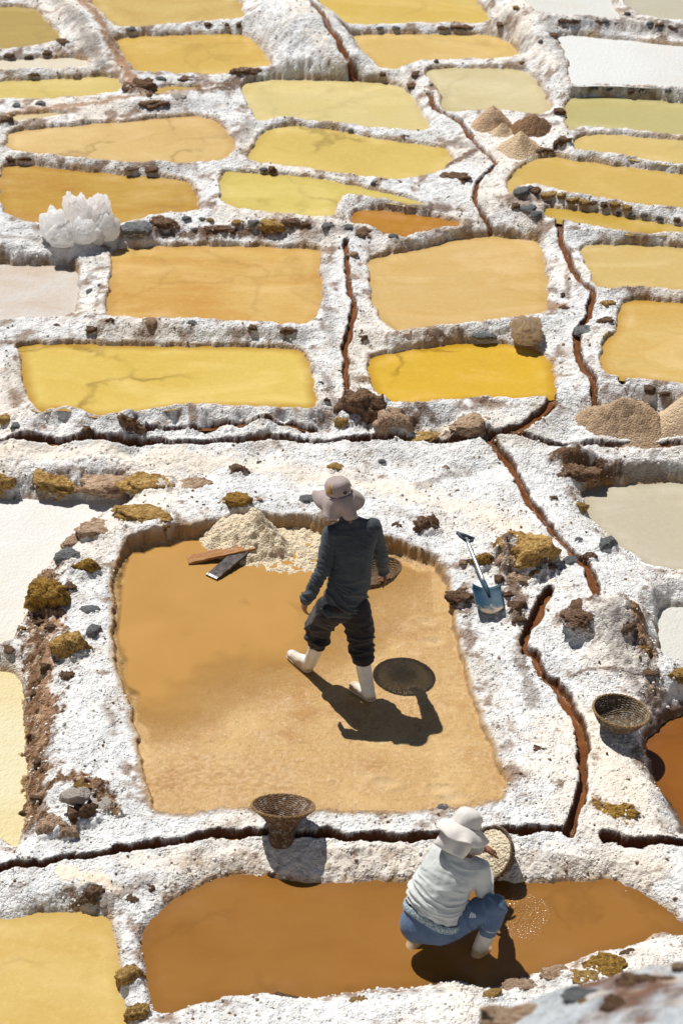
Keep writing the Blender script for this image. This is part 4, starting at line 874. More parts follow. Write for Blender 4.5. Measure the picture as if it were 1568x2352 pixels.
# ------------------------------------------------------------------ heaps of salt
def heap_mat(name, a, b, d, wetn=.6):
    g = NT(name); co = g.coord('Object'); n = g.noise(co, 7, 6, .65); c = g.mix(g.ramp(n, .35, .66), a, b); f = g.noise(co, 42, 5, .7)
    c = g.mix(g.ramp(f, .50, .72, 0, .6), c, d)
    h = g.math('ADD', f, g.math('MULTIPLY', g.vor(co, 60), -.7)); return g.done(g.pr(c, .75, g.bump(h, .9, .022), .3))
def heap(name, c, rx, ry, hfun, mat, label, n=70, seed=1, amp=.02, fr=9):
    """c: ground centre; hfun(x, y) height over the centre, negative outside"""
    xs = np.linspace(-rx, rx, n); ys = np.linspace(-ry, ry, n); A, B = np.meshgrid(xs, ys)
    h = hfun(A + .10*rx*gn(A*3/rx*.5+seed, B*3/rx*.5, seed) + .03*rx*gn(A*9/rx*.5, B*9/rx*.5+seed, seed+1), B + .10*ry*gn(A*3/rx*.5+seed, B*3/rx*.5, seed+3))
    lum = .5-worley((A+seed)*fr*2.4, (B+seed)*fr*2.4, seed+5)
    h = h + amp*(1.2*fbm(A*fr+seed, B*fr, seed, 4, .6) + .7*lum)*np.clip(h/.05+.6, 0, 1)
    gz = ground(A+c[0], B+c[1]); z = np.maximum(h + c[2], gz-.04)
    V = np.stack([A.ravel(), B.ravel(), z.ravel()-c[2]], 1); ij_ = np.arange(n*n).reshape(n, n)
    F = np.stack([ij_[:-1,:-1].ravel(), ij_[:-1,1:].ravel(), ij_[1:,1:].ravel(), ij_[1:,:-1].ravel()], 1)
    zz = z.ravel() > gz.ravel()-.039; F = F[zz[F].any(1)]
    o = link(name, mesh_np(name, V, F), mat); o.location = [float(t) for t in c]; return tag(o, label, 'salt heap')
def cone(px, py, h, r, k=1.0, ry=None):
    ry = ry or r
    return lambda x, y: h*(1 - (np.hypot((x-px)/r, (y-py)/ry)**2 + .006)**(.5*k))
M_RAKED = heap_mat('raked_salt', (.80,.69,.50), (.74,.61,.42), (.58,.45,.28)); M_TAN = heap_mat('tan_salt', (.66,.46,.29), (.58,.39,.23), (.44,.28,.16)); M_PALE = heap_mat('pale_salt', (.72,.55,.36), (.66,.48,.30), (.55,.38,.22))
M_BROWNS = heap_mat('brown_salt', (.30,.17,.085), (.22,.12,.06), (.13,.07,.035))
p = at(588, 1262, 0.0)
h1 = cone(-.14, .20, .22, .32, 1.1, .40); h2 = cone(-.02, .16, .34, .25, 1.0, .36); h3 = cone(.10, .0, .23, .20, .9, .20); h4 = cone(.30, .04, .035, .42, 1.0, .40)
heap('salt_heap', (p[0], p[1], 0.0), .72, .62, lambda x, y: np.maximum(np.maximum(np.maximum(h1(x, y), h2(x, y)), h3(x, y)), h4(x, y)) - .004, M_RAKED, 'cream heap of wet raked salt at the far side of the worked pond', 120, 4, .050, 8)
def far_heap(u, v, w, hpx, mat, label, seed, k=1.0, rough=.012, square=False, fy=.95):
    P = spot(u, v); s = scale_at(P); e = math.asin(-(ray(u, v)/np.linalg.norm(ray(u, v)))[2]); r = w/2/s
    H = hpx/s/math.cos(e); f = cone(0, 0, H, r, k, r*fy)
    if square: f = lambda x, y: H*(1-np.maximum(np.maximum(np.abs(x*.8+y*.6), np.abs(-x*.6+y*.8)), np.hypot(x, y)*.86)/r)
    return heap('salt_heap', P-np.array([0,0,.01]), r*1.5, r*1.5, f, mat, label, 70, seed, rough, 10)
far_heap(1129, 282, 92, 44, M_TAN, 'tallest tan salt heap at the back left of the far group', 11, 1.0)
far_heap(1151, 304, 62, 26, M_PALE, 'smallest pale salt heap in the middle of the far group', 13, .9, .016)
far_heap(1222, 292, 96, 30, M_BROWNS, 'low brown lumpy heap at the right of the far group', 15, 1.5, .03)
far_heap(1194, 342, 94, 44, M_PALE, 'sharp-edged pale salt heap nearest in the far group', 17, 1.0, .006, True)
far_heap(1156, 196, 44, 9, M_TAN, 'small sandy mound rising from a pale pond near the top', 19, 1.6, .006)
far_heap(1432, 962, 235, 52, heap_mat('crumbly_salt', (.56,.40,.25), (.44,.30,.18), (.20,.12,.07)), 'wide crumbly tan salt heap beside the long channel at the right', 21, .95, .045, False, .55)
far_heap(1606, 928, 120, 34, M_PALE, 'smooth pale salt heap cut off by the right edge', 23, 1.2, .006, False, .6)

# ------------------------------------------------------------------ sacks
def sack_mat(name, a, b):
    g = NT(name); co = g.coord('Object'); n = g.noise(co, 6, 5, .6); c = g.mix(g.ramp(n, .4, .7), a, b)
    wv = g.n('ShaderNodeTexWave'); g.set(wv.inputs[0], co); wv.inputs['Scale'].default_value = 90
    s = g.pr(c, .55, g.bump(g.math('ADD', g.math('MULTIPLY', wv.outputs[1], .15), g.noise(co, 22, 5, .6)), .45, .02), .35); tr = g.n('ShaderNodeBsdfTranslucent'); g.set(tr.inputs[0], c)
    ms = g.n('ShaderNodeMixShader'); ms.inputs[0].default_value = .8; g.set(ms.inputs[1], s); g.set(ms.inputs[2], tr.outputs[0]); return g.done(ms.outputs[0])
M_SACK = sack_mat('white_plastic_weave', (.99,.99,.99), (.97,.95,.91)); M_SACKB = sack_mat('beige_plastic_weave', (.70,.60,.47), (.60,.49,.36))
def sack(P, rx, ry, hz, seed, mat, label, lean=(0,0), mouth=True, amp=.12, group=None):
    rnd = random.Random(seed); off = Vector((seed*3.1, seed*1.7, seed*.9)); bm = bmesh.new(); bmesh.ops.create_icosphere(bm, subdivisions=4, radius=1)
    tw = rnd.uniform(0, 6.28); pk_ = Vector((rnd.uniform(-.5,.5), rnd.uniform(-.5,.5), 0))
    for v in bm.verts:
        d = (v.co + Vector((rnd.uniform(-.03,.03), rnd.uniform(-.03,.03), rnd.uniform(-.03,.03)))).normalized(); a = math.atan2(d.y, d.x)
        q = Vector((math.copysign(abs(d.x)**.75, d.x), math.copysign(abs(d.y)**.75, d.y), math.copysign(abs(d.z)**.8, d.z)))
        w = mn.voronoi(d*2.1+off)[0]; w2 = mn.voronoi(d*4.3+off)[0]
        cr = .05*(rnd.random()-.5) + .22*mn.noise(d*1.1+off) + amp*2.0*((w[1]-w[0])-.35) + amp*.45*((w2[1]-w2[0])-.35) + .10*mn.noise(d*1.6+off)
        cr += .07*math.sin(a*7+3*mn.noise(d*2+off))*(.5+.5*d.z)
        f = 1+cr; top = max(0, d.z)
        kx = 1-.35*top**1.5; ky = 1-.30*top**1.5; ca, sa_ = math.cos(tw), math.sin(tw); qx = (q.x*ca+q.y*sa_)*kx; qy = (-q.x*sa_+q.y*ca)*ky
        x = (qx*ca-qy*sa_)*rx*f + pk_.x*rx*top**2*.6; y = (qx*sa_+qy*ca)*ry*f + pk_.y*ry*top**2*.6; z = (q.z*.5+.5)*hz*(1+.6*cr + .18*top*mn.noise(Vector((a*1.3, seed, 2))))
        if d.z > .72 and mouth: z += hz*(.12*abs(mn.noise(Vector((math.cos(a)*1.6, math.sin(a)*1.6, seed)))) - .5*max(0, d.z-.86)*4*.55)
        v.co = (x + lean[0]*z, y + lean[1]*z, max(z, 0) - .01)
    o = finish('sack', bm, mat, None, False); o.location = [float(t) for t in P]; return tag(o, label, 'sack', group)
for i, (u, v, w, h, lab, ln) in enumerate([(180,527,62,86,'tallest crumpled white sack at the back of the pile by the upper pond',(.05,.1)),(219,522,60,74,'white sack with torn open mouth at the back right of the pile',(.2,.1)),
        (121,543,60,68,'white sack with a pinched top at the left end of the pile',(.1,.05)),(247,550,56,62,'round-shouldered white sack at the right end of the pile',(.0,.1)),
        (196,556,54,54,'white sack with yellow stains in the front middle of the pile',(.0,.0)),(146,562,66,50,'low slumped white sack in the front left of the pile',(-.1,.0)),(226,560,30,40,'small white sack squeezed between the stained and the right one',(0,0))]):
    P = spot(u, v); s = scale_at(P); e = math.asin(-(ray(u, v)/np.linalg.norm(ray(u, v)))[2]); sack(P, w/2/s*1.1, w/2/s*.85, h/s/math.cos(e)*.95, 31+i, M_SACK, lab, ln)
P = spot(1208, 786); sack(P, .155, .14, .25, 64, M_SACKB, 'beige sack with a folded open mouth on the ridge between two ponds', (-.05, .05), True, .24)
# ------------------------------------------------------------------ people: closed swept forms fused into one skin
def ball(c, r, rot=None):
    bm = bmesh.new(); bmesh.ops.create_icosphere(bm, subdivisions=3, radius=1)
    R = rot if rot is not None else Matrix.Identity(3); c = Vector(c); r = (r, r, r) if not hasattr(r, '__len__') else r
    out = [c + R @ Vector((v.co.x*r[0], v.co.y*r[1], v.co.z*r[2])) for v in bm.verts]; bm.free(); return out
class Body:
    def __init__(s): s.bm = bmesh.new()
    def hull(s, *balls):
        t = bmesh.new()
        for b in balls:
            for p in b: t.verts.new(p)
        r = bmesh.ops.convex_hull(t, input=t.verts)
        bmesh.ops.delete(t, geom=list({g for g in r['geom_interior'] + r['geom_unused'] if isinstance(g, bmesh.types.BMVert) and g.is_valid}), context='VERTS')
        me = bpy.data.meshes.new('t'); t.to_mesh(me); t.free(); s.bm.from_mesh(me); bpy.data.meshes.remove(me)
    def chain(s, pts, rads, rot=None):
        B = [ball(p, r, rot) for p, r in zip(pts, rads)]
        for a, b in zip(B, B[1:]): s.hull(a, b)
    def fuse(s, name, voxel, smooth=6, disp=None, floor=None, mat=None, parent=None, origin=None):
        me = bpy.data.meshes.new(name); s.bm.to_mesh(me); s.bm.free(); o = bpy.data.objects.new('tmp', me); COL.objects.link(o)
        m = o.modifiers.new('r', 'REMESH'); m.mode = 'VOXEL'; m.voxel_size = voxel; m.use_smooth_shade = True
        m = o.modifiers.new('s', 'SMOOTH'); m.factor = .5; m.iterations = smooth
        dg = bpy.context.evaluated_depsgraph_get(); me2 = bpy.data.meshes.new_from_object(o.evaluated_get(dg)); bpy.data.objects.remove(o); bpy.data.meshes.remove(me)
        me2.name = name; n = len(me2.vertices); co = np.empty(n*3, np.float32); me2.vertices.foreach_get('co', co); co = co.reshape(-1, 3)
        if disp is not None:
            nr = np.empty(n*3, np.float32); me2.vertices.foreach_get('normal', nr); nr = nr.reshape(-1, 3)
            co = co + nr*disp(co)[:, None]
        if floor is not None: co[:, 2] = np.maximum(co[:, 2], floor)
        if origin is not None: co = co - np.asarray(origin)
        me2.vertices.foreach_set('co', co.astype(np.float32).ravel()); me2.update()
        for q in me2.polygons: q.use_smooth = True
        return link(name, me2, mat, parent)
def n3d(P, s=0):                                           # cheap 3-D noise from three planes
    return (gn(P[:,0]+.37*P[:,2], P[:,1]-.53*P[:,2], s) + gn(P[:,1]+1.3*P[:,2], P[:,2]-.41*P[:,0], s+1) + gn(P[:,2]+.7*P[:,0], P[:,0]-.6*P[:,1], s+2))/1.7
def folds(axis, amp, fa, fc, seed):                        # creases running round an axis
    ax = np.asarray(axis, float); ax /= np.linalg.norm(ax)
    def f(P):
        t = P@ax; Q = P - t[:, None]*ax[None]
        R = Q*fc + (t*fa)[:, None]*ax[None]
        w = n3d(P*3.0, seed+9)
        r = 1-np.abs(n3d(R + .8*w[:, None], seed)*1.6)
        return amp*(np.clip(r, -.2, 1)**2 - .35)
    return f
def frame_of(fwd, up=(0,0,1)):
    f = Vector(fwd).normalized(); u = Vector(up); r = f.cross(u).normalized(); u = r.cross(f).normalized(); return r, f, u
def hand(B, wrist, d, palm, side, curl=.5, spread=.10, sc=1.0):
    """d: from wrist to knuckles, palm: way the palm faces, side: towards the thumb"""
    d = Vector(d).normalized(); palm = Vector(palm); palm = (palm - d*palm.dot(d)).normalized(); th = d.cross(palm).normalized()
    if th.dot(Vector(side)) < 0: th = -th
    w = Vector(wrist); R = Matrix((th, palm, d)).transposed()
    B.hull(ball(w, (.026*sc, .019*sc, .02*sc), R), ball(w + d*.045*sc, (.038*sc, .016*sc, .02*sc), R), ball(w + d*.085*sc, (.042*sc, .014*sc, .014*sc), R))
    for k, (o_, L_) in enumerate(((.031, .072), (.010, .082), (-.011, .077), (-.031, .060))):
        p = w + d*(.088-.004*abs(k-1.2))*sc + th*o_*sc; a = th*(spread*(1.4-k)*.6); v = (d+a).normalized(); ang = curl*(.7+.12*k)
        for j, q in enumerate((.44, .31, .25)):
            r0 = (.0098-.0012*j)*sc
            v = (v*math.cos(ang*(.8 if j == 0 else 1)) + palm*math.sin(ang*(.8 if j == 0 else 1))).normalized(); palm_j = palm
            e = p + v*L_*q*sc; B.hull(ball(p, r0), ball(e, r0*.9)); p = e
    p = w + d*.022*sc + th*.030*sc; v = (d*.70 + th*.62 + palm*.25).normalized()
    for j, q in enumerate((.042, .032, .026)):
        e = p + v*q*sc; B.hull(ball(p, (.0135-.002*j)*sc), ball(e, (.0125-.002*j)*sc)); p = e; v = (v*.9 + d*.25 + palm*.30*curl).normalized()
def sunhat(parent, c, fwd, up, mat, R=.098, Hc=.115, brim=(.085,.085,.17), droop=(12,30,66), wave=9, seed=1, flap=None, squash=1.0):
    """crown on a drooping brim that lengthens into a neck cape at the back"""
    r, f, u = frame_of(fwd, up); c = Vector(c); rnd = random.Random(seed); n = 96
    def dirn(a): return f*math.cos(a) + r*math.sin(a)
    cr = bmesh.new(); rings = []
    prof = [(1.0, 0), (1.01, .18), (1.0, .40), (.96, .60), (.86, .78), (.66, .91), (.38, .985), (.12, 1.0)]
    for k, (pr_, z) in enumerate(prof):
        ring = []
        for i in range(n):
            a = 2*math.pi*i/n; rr = R*pr_*(1+.05*math.cos(2*a)) + .006*mn.noise((math.cos(a)*2.5, math.sin(a)*2.5, z*3+seed)) + .004*mn.noise((math.cos(a)*6, math.sin(a)*6, z*6+seed))
            ring.append(cr.verts.new(c + dirn(a)*rr + u*(Hc*z*squash)))
        rings.append(ring)
    for A, B in zip(rings, rings[1:]):
        for i in range(n): cr.faces.new((A[i], A[(i+1) % n], B[(i+1) % n], B[i]))
    cr.faces.new(rings[-1]); finish('crown', cr, mat, parent)
    def sheet(name, len_, dro, a0, a1, m=14, lift=0.0, rr0=1.01):
        b = bmesh.new(); rows = []; full = abs(a1-a0) > 6.2; N2 = n if full else 48
        for j in range(m+1):
            t = j/m; row = []
            for i in range(N2 if full else N2+1):
                a = a0 + (a1-a0)*i/N2; bk = (1-math.cos(a))/2; sd = math.sin(a)**2
                L_ = len_(a, bk, sd); D = math.radians(dro(a, bk, sd) + wave*math.sin(5*a+seed)*t + wave*.7*mn.noise((math.cos(a)*2, math.sin(a)*2, seed+t)))
                D0 = D*(.55+.45*t)
                p = c + dirn(a)*(R*rr0*(1+.05*math.cos(2*a)) + L_*t*math.cos(D0)) - u*(L_*t*math.sin(D0) + lift) + dirn(a)*(.006*math.sin(9*a+seed)*t*bk)
                row.append(b.verts.new(p))
            rows.append(row)
        for A, B in zip(rows, rows[1:]):
            k = len(A)
            for i in range(k if full else k-1): b.faces.new((A[i], A[(i+1) % k], B[(i+1) % k], B[i]))
        o = finish(name, b, mat, parent); md = o.modifiers.new('t', 'SOLIDIFY'); md.thickness = .0035; md.offset = 0; return o
    sheet('brim', lambda a, k, s: brim[0]*(1-k)**1.0 + brim[1]*s*.35 + brim[2]*k**1.5, lambda a, k, s: droop[0]*(1-k) + droop[1]*s*.8 + droop[2]*k**1.6, 0, 2*math.pi)
    if flap: sheet('neck_flap', lambda a, k, s: flap[0], lambda a, k, s: flap[1], math.pi-flap[2], math.pi+flap[2], 12, .012, .95)
    return r, f, u
def cloth(name, a, b, rough=.85, weave=260, sheen=.15, bump=.35):
    g = NT(name); co = g.coord('Object'); n = g.noise(co, 9, 5, .6); c = g.mix(g.ramp(n, .35, .68), a, b)
    h = g.math('ADD', g.noise(co, 26, 5, .6), g.math('MULTIPLY', g.noise(co, weave, 2, .5), .3)); return g.done(g.pr(c, rough, g.bump(h, bump, .012), .2, sheen=sheen))
g = NT('skin'); co = g.coord('Object'); M_SKIN = g.done(g.pr(g.mix(g.ramp(g.noise(co, 30, 4, .6), .35, .7), (.30,.135,.075), (.22,.092,.05)), .5, g.bump(g.noise(co, 90, 4, .6), .3, .004), .4, sss=.1))
g = NT('black_hair'); co = g.coord('Object'); M_HAIR = g.done(g.pr((.012,.010,.009), .5, g.bump(g.noise(g.map(co, (60,60,6)), 8, 4, .6), .6, .006), .4))
g = NT('white_rubber'); co = g.coord('Object'); sz_ = g.n('ShaderNodeSeparateXYZ'); g.set(sz_.inputs[0], co); c = g.mix(g.ramp(g.noise(co, 12, 5, .65), .45, .72, 0, .7), (.70,.71,.67), (.58,.52,.42)); c = g.mix(g.ramp(g.math('ADD', g.math('MULTIPLY', sz_.outputs[2], -4.0), g.noise(co, 16, 5, .7)), .08, .36, 0, .9), c, (.46,.31,.16)); M_RUB = g.done(g.pr(c, .38, g.bump(g.noise(co, 18, 4, .6), .25, .01), .45))
g = NT('boot_sole'); M_SOLE = g.done(g.pr((.60,.54,.42), .6, None, .3)); g = NT('black_cord'); M_CORD = g.done(g.pr((.012,.012,.013), .5, None, .4))
def boot(parent, org, top, ankle, heel, toe, floor, r=.060, submerged=False):
    B = Body(); top = Vector(top); ankle = Vector(ankle); heel = Vector(heel); toe = Vector(toe); d = (toe-heel); d.z = 0; d.normalize()
    B.chain([top, top.lerp(ankle, .5), ankle + Vector((0,0,.02))], [r, r*.95, r*.86])
    B.hull(ball(ankle + Vector((0,0,.01)), r*.84), ball(heel + Vector((0,0,.045)), .043)); 
    mid = heel.lerp(toe, .55); B.hull(ball(ankle + Vector((0,0,.01)), r*.8), ball(mid + Vector((0,0,.045)), (.046,.046,.040)), ball(heel + Vector((0,0,.045)), .043))
    B.hull(ball(mid + Vector((0,0,.042)), (.046,.046,.040)), ball(toe - d*.035 + Vector((0,0,.038)), (.044,.044,.034)), ball(heel + Vector((0,0,.04)), .042))
    o = B.fuse('boot', .006, 5, lambda P: .0018*n3d(P*22, 4), floor, M_RUB, parent, org)
    S = Body(); s = lambda q, w: ball(Vector((q.x, q.y, floor + .012)), (w, w, .011))
    S.hull(s(heel, .046), s(mid, .050), s(toe - d*.035, .048)); so = S.fuse('sole', .005, 2, None, floor - .002, M_SOLE, o, org)
    # band round the boot mouth
    bb = bmesh.new(); ax = (top-ankle).normalized(); x = ax.orthogonal().normalized(); y = ax.cross(x); o3 = Vector([float(t) for t in org])
    tube(bb, [top + ax*.045*0 + (x*math.cos(t) + y*math.sin(t))*(r*1.005) - o3 for t in np.linspace(0, 2*math.pi, 32, endpoint=False)], .004, 6, True); finish('boot_band', bb, M_RUB, o)
    return o

# ---------- the standing worker
def mz(Xz, Yz, z): return Vector(at(627.2 + Xz/3.4097, 1066.2 + Yz/3.4097, z))
org = at(779.7, 1576.5, 0.0); org[2] = 0
MAN = empty('person', org); tag(MAN, 'worker in dark shirt, rolled trousers and white boots striding across the pond with basket', 'person')
C7 = mz(600, 450, 1.44); HEAD = mz(508, 262, 1.60); LS = mz(452, 545, 1.37); RS = mz(778, 492, 1.37); LE = mz(388, 835, 1.13); LW = mz(258, 1060, .92); LH = mz(234, 1150, .81)
RE = mz(838, 695, 1.10); RW = mz(862, 832, .875); PEL = mz(545, 1100, .81); LHP = mz(440, 1140, .77); RHP = mz(645, 1125, .77); WST = mz(595, 905, 1.00); CH_ = mz(612, 665, 1.23)
LK = mz(348, 1290, .46); LC = mz(350, 1372, .40); LA = mz(292, 1560, .10); RK = mz(690, 1400, .46); RC = mz(695, 1500, .38); RA = mz(745, 1800, .09)
Lh = mz(270, 1618, .0); Lt = mz(128, 1500, .0); Rh = mz(762, 1848, .0); Rt = mz(612, 1750, .0)
rt = (RS-LS).normalized(); tax = (C7-PEL).normalized(); fw = tax.cross(rt).normalized(); fw = -fw if fw.y < 0 else fw; tR = Matrix((rt, rt.cross(tax)*-1, tax)).transposed()
hf = Vector((-.50, .84, -.12)).normalized()
B = Body()                                                   # skin: one body under the clothes
B.hull(ball(PEL, (.15,.10,.10), tR), ball(WST, (.135,.09,.08), tR)); B.hull(ball(WST, (.135,.09,.08), tR), ball(CH_, (.15,.10,.10), tR)); B.hull(ball(CH_, (.15,.10,.08), tR), ball(LS, .045), ball(RS, .045))
B.hull(ball(C7, .06), ball(LS, .04), ball(RS, .04)); B.hull(ball(C7, .056), ball(HEAD - Vector((0,0,.06)), .052))
hr, hF, hu = frame_of(hf); hR = Matrix((hr, hF, hu)).transposed()
B.hull(ball(HEAD + hu*.03, (.076,.096,.088), hR), ball(HEAD - hu*.05 + hF*.02, (.055,.065,.055), hR)); B.hull(ball(HEAD - hu*.085 + hF*.055, (.026,.024,.022), hR), ball(HEAD - hu*.045 + hF*.03, (.05,.05,.04), hR))
B.hull(ball(HEAD + hF*.088 + hu*.008, .008), ball(HEAD + hF*.112 - hu*.028, (.014,.012,.011), hR), ball(HEAD + hF*.085 - hu*.03, .014))
B.hull(ball(HEAD + hF*.093 - hu*.062, (.024,.009,.005), hR), ball(HEAD + hF*.086 - hu*.062, (.022,.01,.009), hR))
for s in (-1, 1): B.hull(ball(HEAD + hr*.078*s - hu*.005, (.010,.020,.032), hR), ball(HEAD + hr*.070*s - hu*.02, (.012,.014,.018), hR)); B.hull(ball(HEAD + hF*.084 + hr*.033*s + hu*.012, (.017,.008,.009), hR), ball(HEAD + hF*.07 + hr*.033*s + hu*.012, .012))
B.chain([LS, LE, LW], [.052, .042, .029]); B.chain([RS, RE, RW], [.052, .042, .029])
for a_, b_, c_ in ((LHP, LK, LA), (RHP, RK, RA)): B.chain([a_, b_, c_], [.08, .055, .04])
hand(B, LW, (LH-LW), (.75, .35, -.1), (-.3, .9, 0), .55)
BASK = mz(792, 915, .66)
hand(B, RW, Vector((.10, .10, -.55)), (-.85, -.2, -.25), (-.2, -.9, .3), 1.15)
B.fuse('body', .0055, 4, None, None, M_SKIN, MAN, org)
Hb = Body(); Hb.hull(ball(HEAD + hu*.035 - hF*.008, (.082,.100,.086), hR), ball(HEAD - hu*.035 - hF*.045, (.066,.052,.055), hR)); Hb.fuse('hair', .006, 3, lambda P: .003*n3d(P*40, 3), None, M_HAIR, MAN, org)
M_SHIRT = cloth('slate_shirt', (.060,.072,.081), (.044,.052,.060)); M_TROU = cloth('charcoal_trousers', (.026,.025,.028), (.017,.016,.019)); M_HATM = cloth('mauve_grey_hat', (.42,.345,.315), (.34,.28,.26), .8)
S = Body()
HEM = PEL + tax*-.015
S.hull(ball(HEM, (.182,.128,.085), tR), ball(WST, (.168,.120,.07), tR)); S.hull(ball(WST, (.168,.120,.07), tR), ball(CH_, (.182,.122,.08), tR))
S.hull(ball(CH_, (.182,.122,.08), tR), ball(LS - rt*-.01, (.066,.066,.060)), ball(RS - rt*.01, (.066,.066,.060)), ball(C7 - tax*.06, (.12,.085,.05), tR)); S.hull(ball(C7 + tax*.015, (.062,.060,.03), tR), ball(LS, .050), ball(RS, .050), ball(C7 - tax*.05, (.10,.075,.04), tR))
S.hull(ball(C7, (.068,.064,.03), tR), ball(C7 + (HEAD-C7)*.34, (.062,.060,.016), tR))
for a_, b_, c_ in ((LS, LE, LW), (RS, RE, RW)):
    S.chain([a_, a_.lerp(b_, .5), b_, b_.lerp(c_, .5), c_], [.070, .062, .056, .050, .042])
fo = folds(tax + rt*.45, .024, 12, 4.0, 3); fo2 = folds((LW-LE), .014, 26, 6, 8)
def shirt_d(P):
    dl = np.linalg.norm(P-np.array(LE), axis=1); dr = np.linalg.norm(P-np.array(RE), axis=1); k = np.exp(-(np.minimum(dl, dr)/.14)**2)
    t = (P-np.array(PEL))@np.array(tax); low = sstep(.34, .05, t)
    return fo(P)*(.25+.9*low)*(1-k) + fo2(P)*k + .002*n3d(P*18, 6)
S.fuse('shirt', .0055, 4, shirt_d, None, M_SHIRT, MAN, org)
Tt = Body(); Tt.hull(ball(PEL, (.178,.125,.10), tR), ball(LHP, (.105,.115,.10)), ball(RHP, (.105,.115,.10)))
for hp, k_, c_ in ((LHP, LK, LC), (RHP, RK, RC)):
    Tt.chain([hp, hp.lerp(k_, .5), k_, c_], [.118, .112, .100, .086]); Tt.hull(ball(c_ + Vector((0,0,.02)), (.092,.092,.030)), ball(c_ - Vector((0,0,.028)), (.088,.088,.020)))
ft = folds((.25,.3,1), .022, 9, 5.5, 12)
def trou_d(P): return ft(P)*sstep(.82, .48, P[:,2]) + .006*n3d(P*9, 5)*sstep(.9, .7, P[:,2]) + .004*n3d(P*16, 15)
Tt.fuse('trousers', .006, 3, trou_d, None, M_TROU, MAN, org)
boot(MAN, org, LC + Vector((0,0,-.02)), LA, Lh, Lt, .006); boot(MAN, org, RC + Vector((0,0,-.02)), RA, Rh, Rt, .006)
hat = empty('hat', (0,0,0)); hat.parent = MAN; hat.location = [float(t) for t in (-org)*0]
hat.location = (-org[0], -org[1], -org[2])
hc = HEAD + Vector((0,0,.052)) - hf*.004
hr_, hf_, hu_ = sunhat(hat, hc, Vector((-.52, .84, -.20)), (0, -.10, 1), M_HATM, .099, .118, (.105,.05,.19), (10,30,86), 19, 2)
g = NT('ochre_cloth'); M_OCH = g.done(g.pr((.42,.23,.05), .8, None, .2))
for sd_ in (-1, 1):                                          # ochre mesh panels on the crown
    b = bmesh.new(); rows = []
    for j in range(6):
        rows.append([b.verts.new(hc + (hf_*math.cos(a) + hr_*math.sin(a))*(.1035-.0035*j*j*.30) + hu_*(.030+.013*j)) for a in [sd_*(1.75+.085*i*(1-j*.10)) for i in range(6)]])
    for A, C_ in zip(rows, rows[1:]):
        for i in range(5): b.faces.new((A[i], A[i+1], C_[i+1], C_[i]))
    o = finish('vent_panel', b, M_OCH, hat); md = o.modifiers.new('t', 'SOLIDIFY'); md.thickness = .003; md.offset = 0
b = bmesh.new(); kp = hc - hf_*.103 + hu_*.028 + hr_*.0
tube(b, [kp - hr_*.012, kp - hf_*.008, kp + hr_*.012], [.008,.011,.008], 8); finish('cord_lock', b, M_CORD, hat)
b = bmesh.new(); e0 = hc - hr_*.085 - hu_*.02 - hf_*.05; tube(b, [e0, e0 - hu_*.10 - hf_*.01, e0 - hu_*.145 + hr_*.03, e0 - hu_*.12 + hr_*.07 - hf_*.01, e0 - hu_*.04 + hr_*.09], .0028, 6); finish('chin_cord', b, M_CORD, hat)
# basket carried in the right hand
bk = basket('basket', [(0,0),(.07,0),(.13,.010),(.185,.035),(.225,.085)], 26, 32, BASK, tilt(-.20, .12, .97), (M_CANE, M_CANE), .0060, .008)
tag(bk, 'shallow round wicker basket carried in the right hand of the standing worker', 'basket')

# ---------- the crouching worker
wl = -.15
def wz(Xz, Yz, z): return Vector(at(846.7 + Xz/3.5714, 1818.9 + Yz/3.5714, wl + z))
org = np.array(at(846.7 + 640/3.5714, 1818.9 + 1280/3.5714, wl)); 
WOM = empty('person', org); tag(WOM, 'crouching worker in pale sweater, blue trousers and off-white sun hat filling a basket', 'person')
P0 = wz(505, 1075, .27); W0 = wz(540, 900, .44); N0 = wz(715, 505, .79); RS = wz(905, 625, .70); LS = wz(590, 500, .73); HD = wz(775, 330, .90); CHW = wz(640, 690, .62)
RE = wz(950, 850, .48); RW = wz(960, 640, .42); LW = wz(930, 470, .44); LE = wz(690, 420, .56)
RHP = wz(640, 1085, .27); RKN = wz(1042, 925, .48); RCF = wz(1000, 1085, .35); RAN = wz(905, 1290, .03); LHP = wz(410, 1080, .26); LAN = wz(375, 1225, .01); LKN = LHP + Vector((.16, .34, .17)); LCF = LKN.lerp(LAN, .30)
rt = (RS-LS).normalized(); tax = (N0-P0).normalized(); rt = (rt - tax*rt.dot(tax)).normalized(); tR = Matrix((rt, tax.cross(rt), tax)).transposed(); fwW = Vector((.55, .83, 0)).normalized()
hf = Vector((.45, .70, -.62)).normalized(); hr, hF, hu = frame_of(hf); hR = Matrix((hr, hF, hu)).transposed()
B = Body()
B.hull(ball(P0, (.17,.13,.12), tR), ball(W0, (.16,.12,.08), tR)); B.hull(ball(W0, (.16,.12,.08), tR), ball(CHW, (.15,.11,.1), tR)); B.hull(ball(CHW, (.15,.11,.08), tR), ball(LS, .045), ball(RS, .045)); B.hull(ball(N0, .055), ball(LS, .04), ball(RS, .04)); B.hull(ball(N0, .054), ball(HD - hu*.05, .05))
B.hull(ball(HD + hu*.03, (.074,.094,.086), hR), ball(HD - hu*.05 + hF*.02, (.053,.063,.053), hR)); B.hull(ball(HD + hF*.088 + hu*.006, .008), ball(HD + hF*.108 - hu*.028, (.013,.011,.010), hR), ball(HD + hF*.085 - hu*.03, .013))
B.hull(ball(HD + hF*.091 - hu*.062, (.023,.008,.005), hR), ball(HD + hF*.085 - hu*.062, (.021,.01,.009), hR))
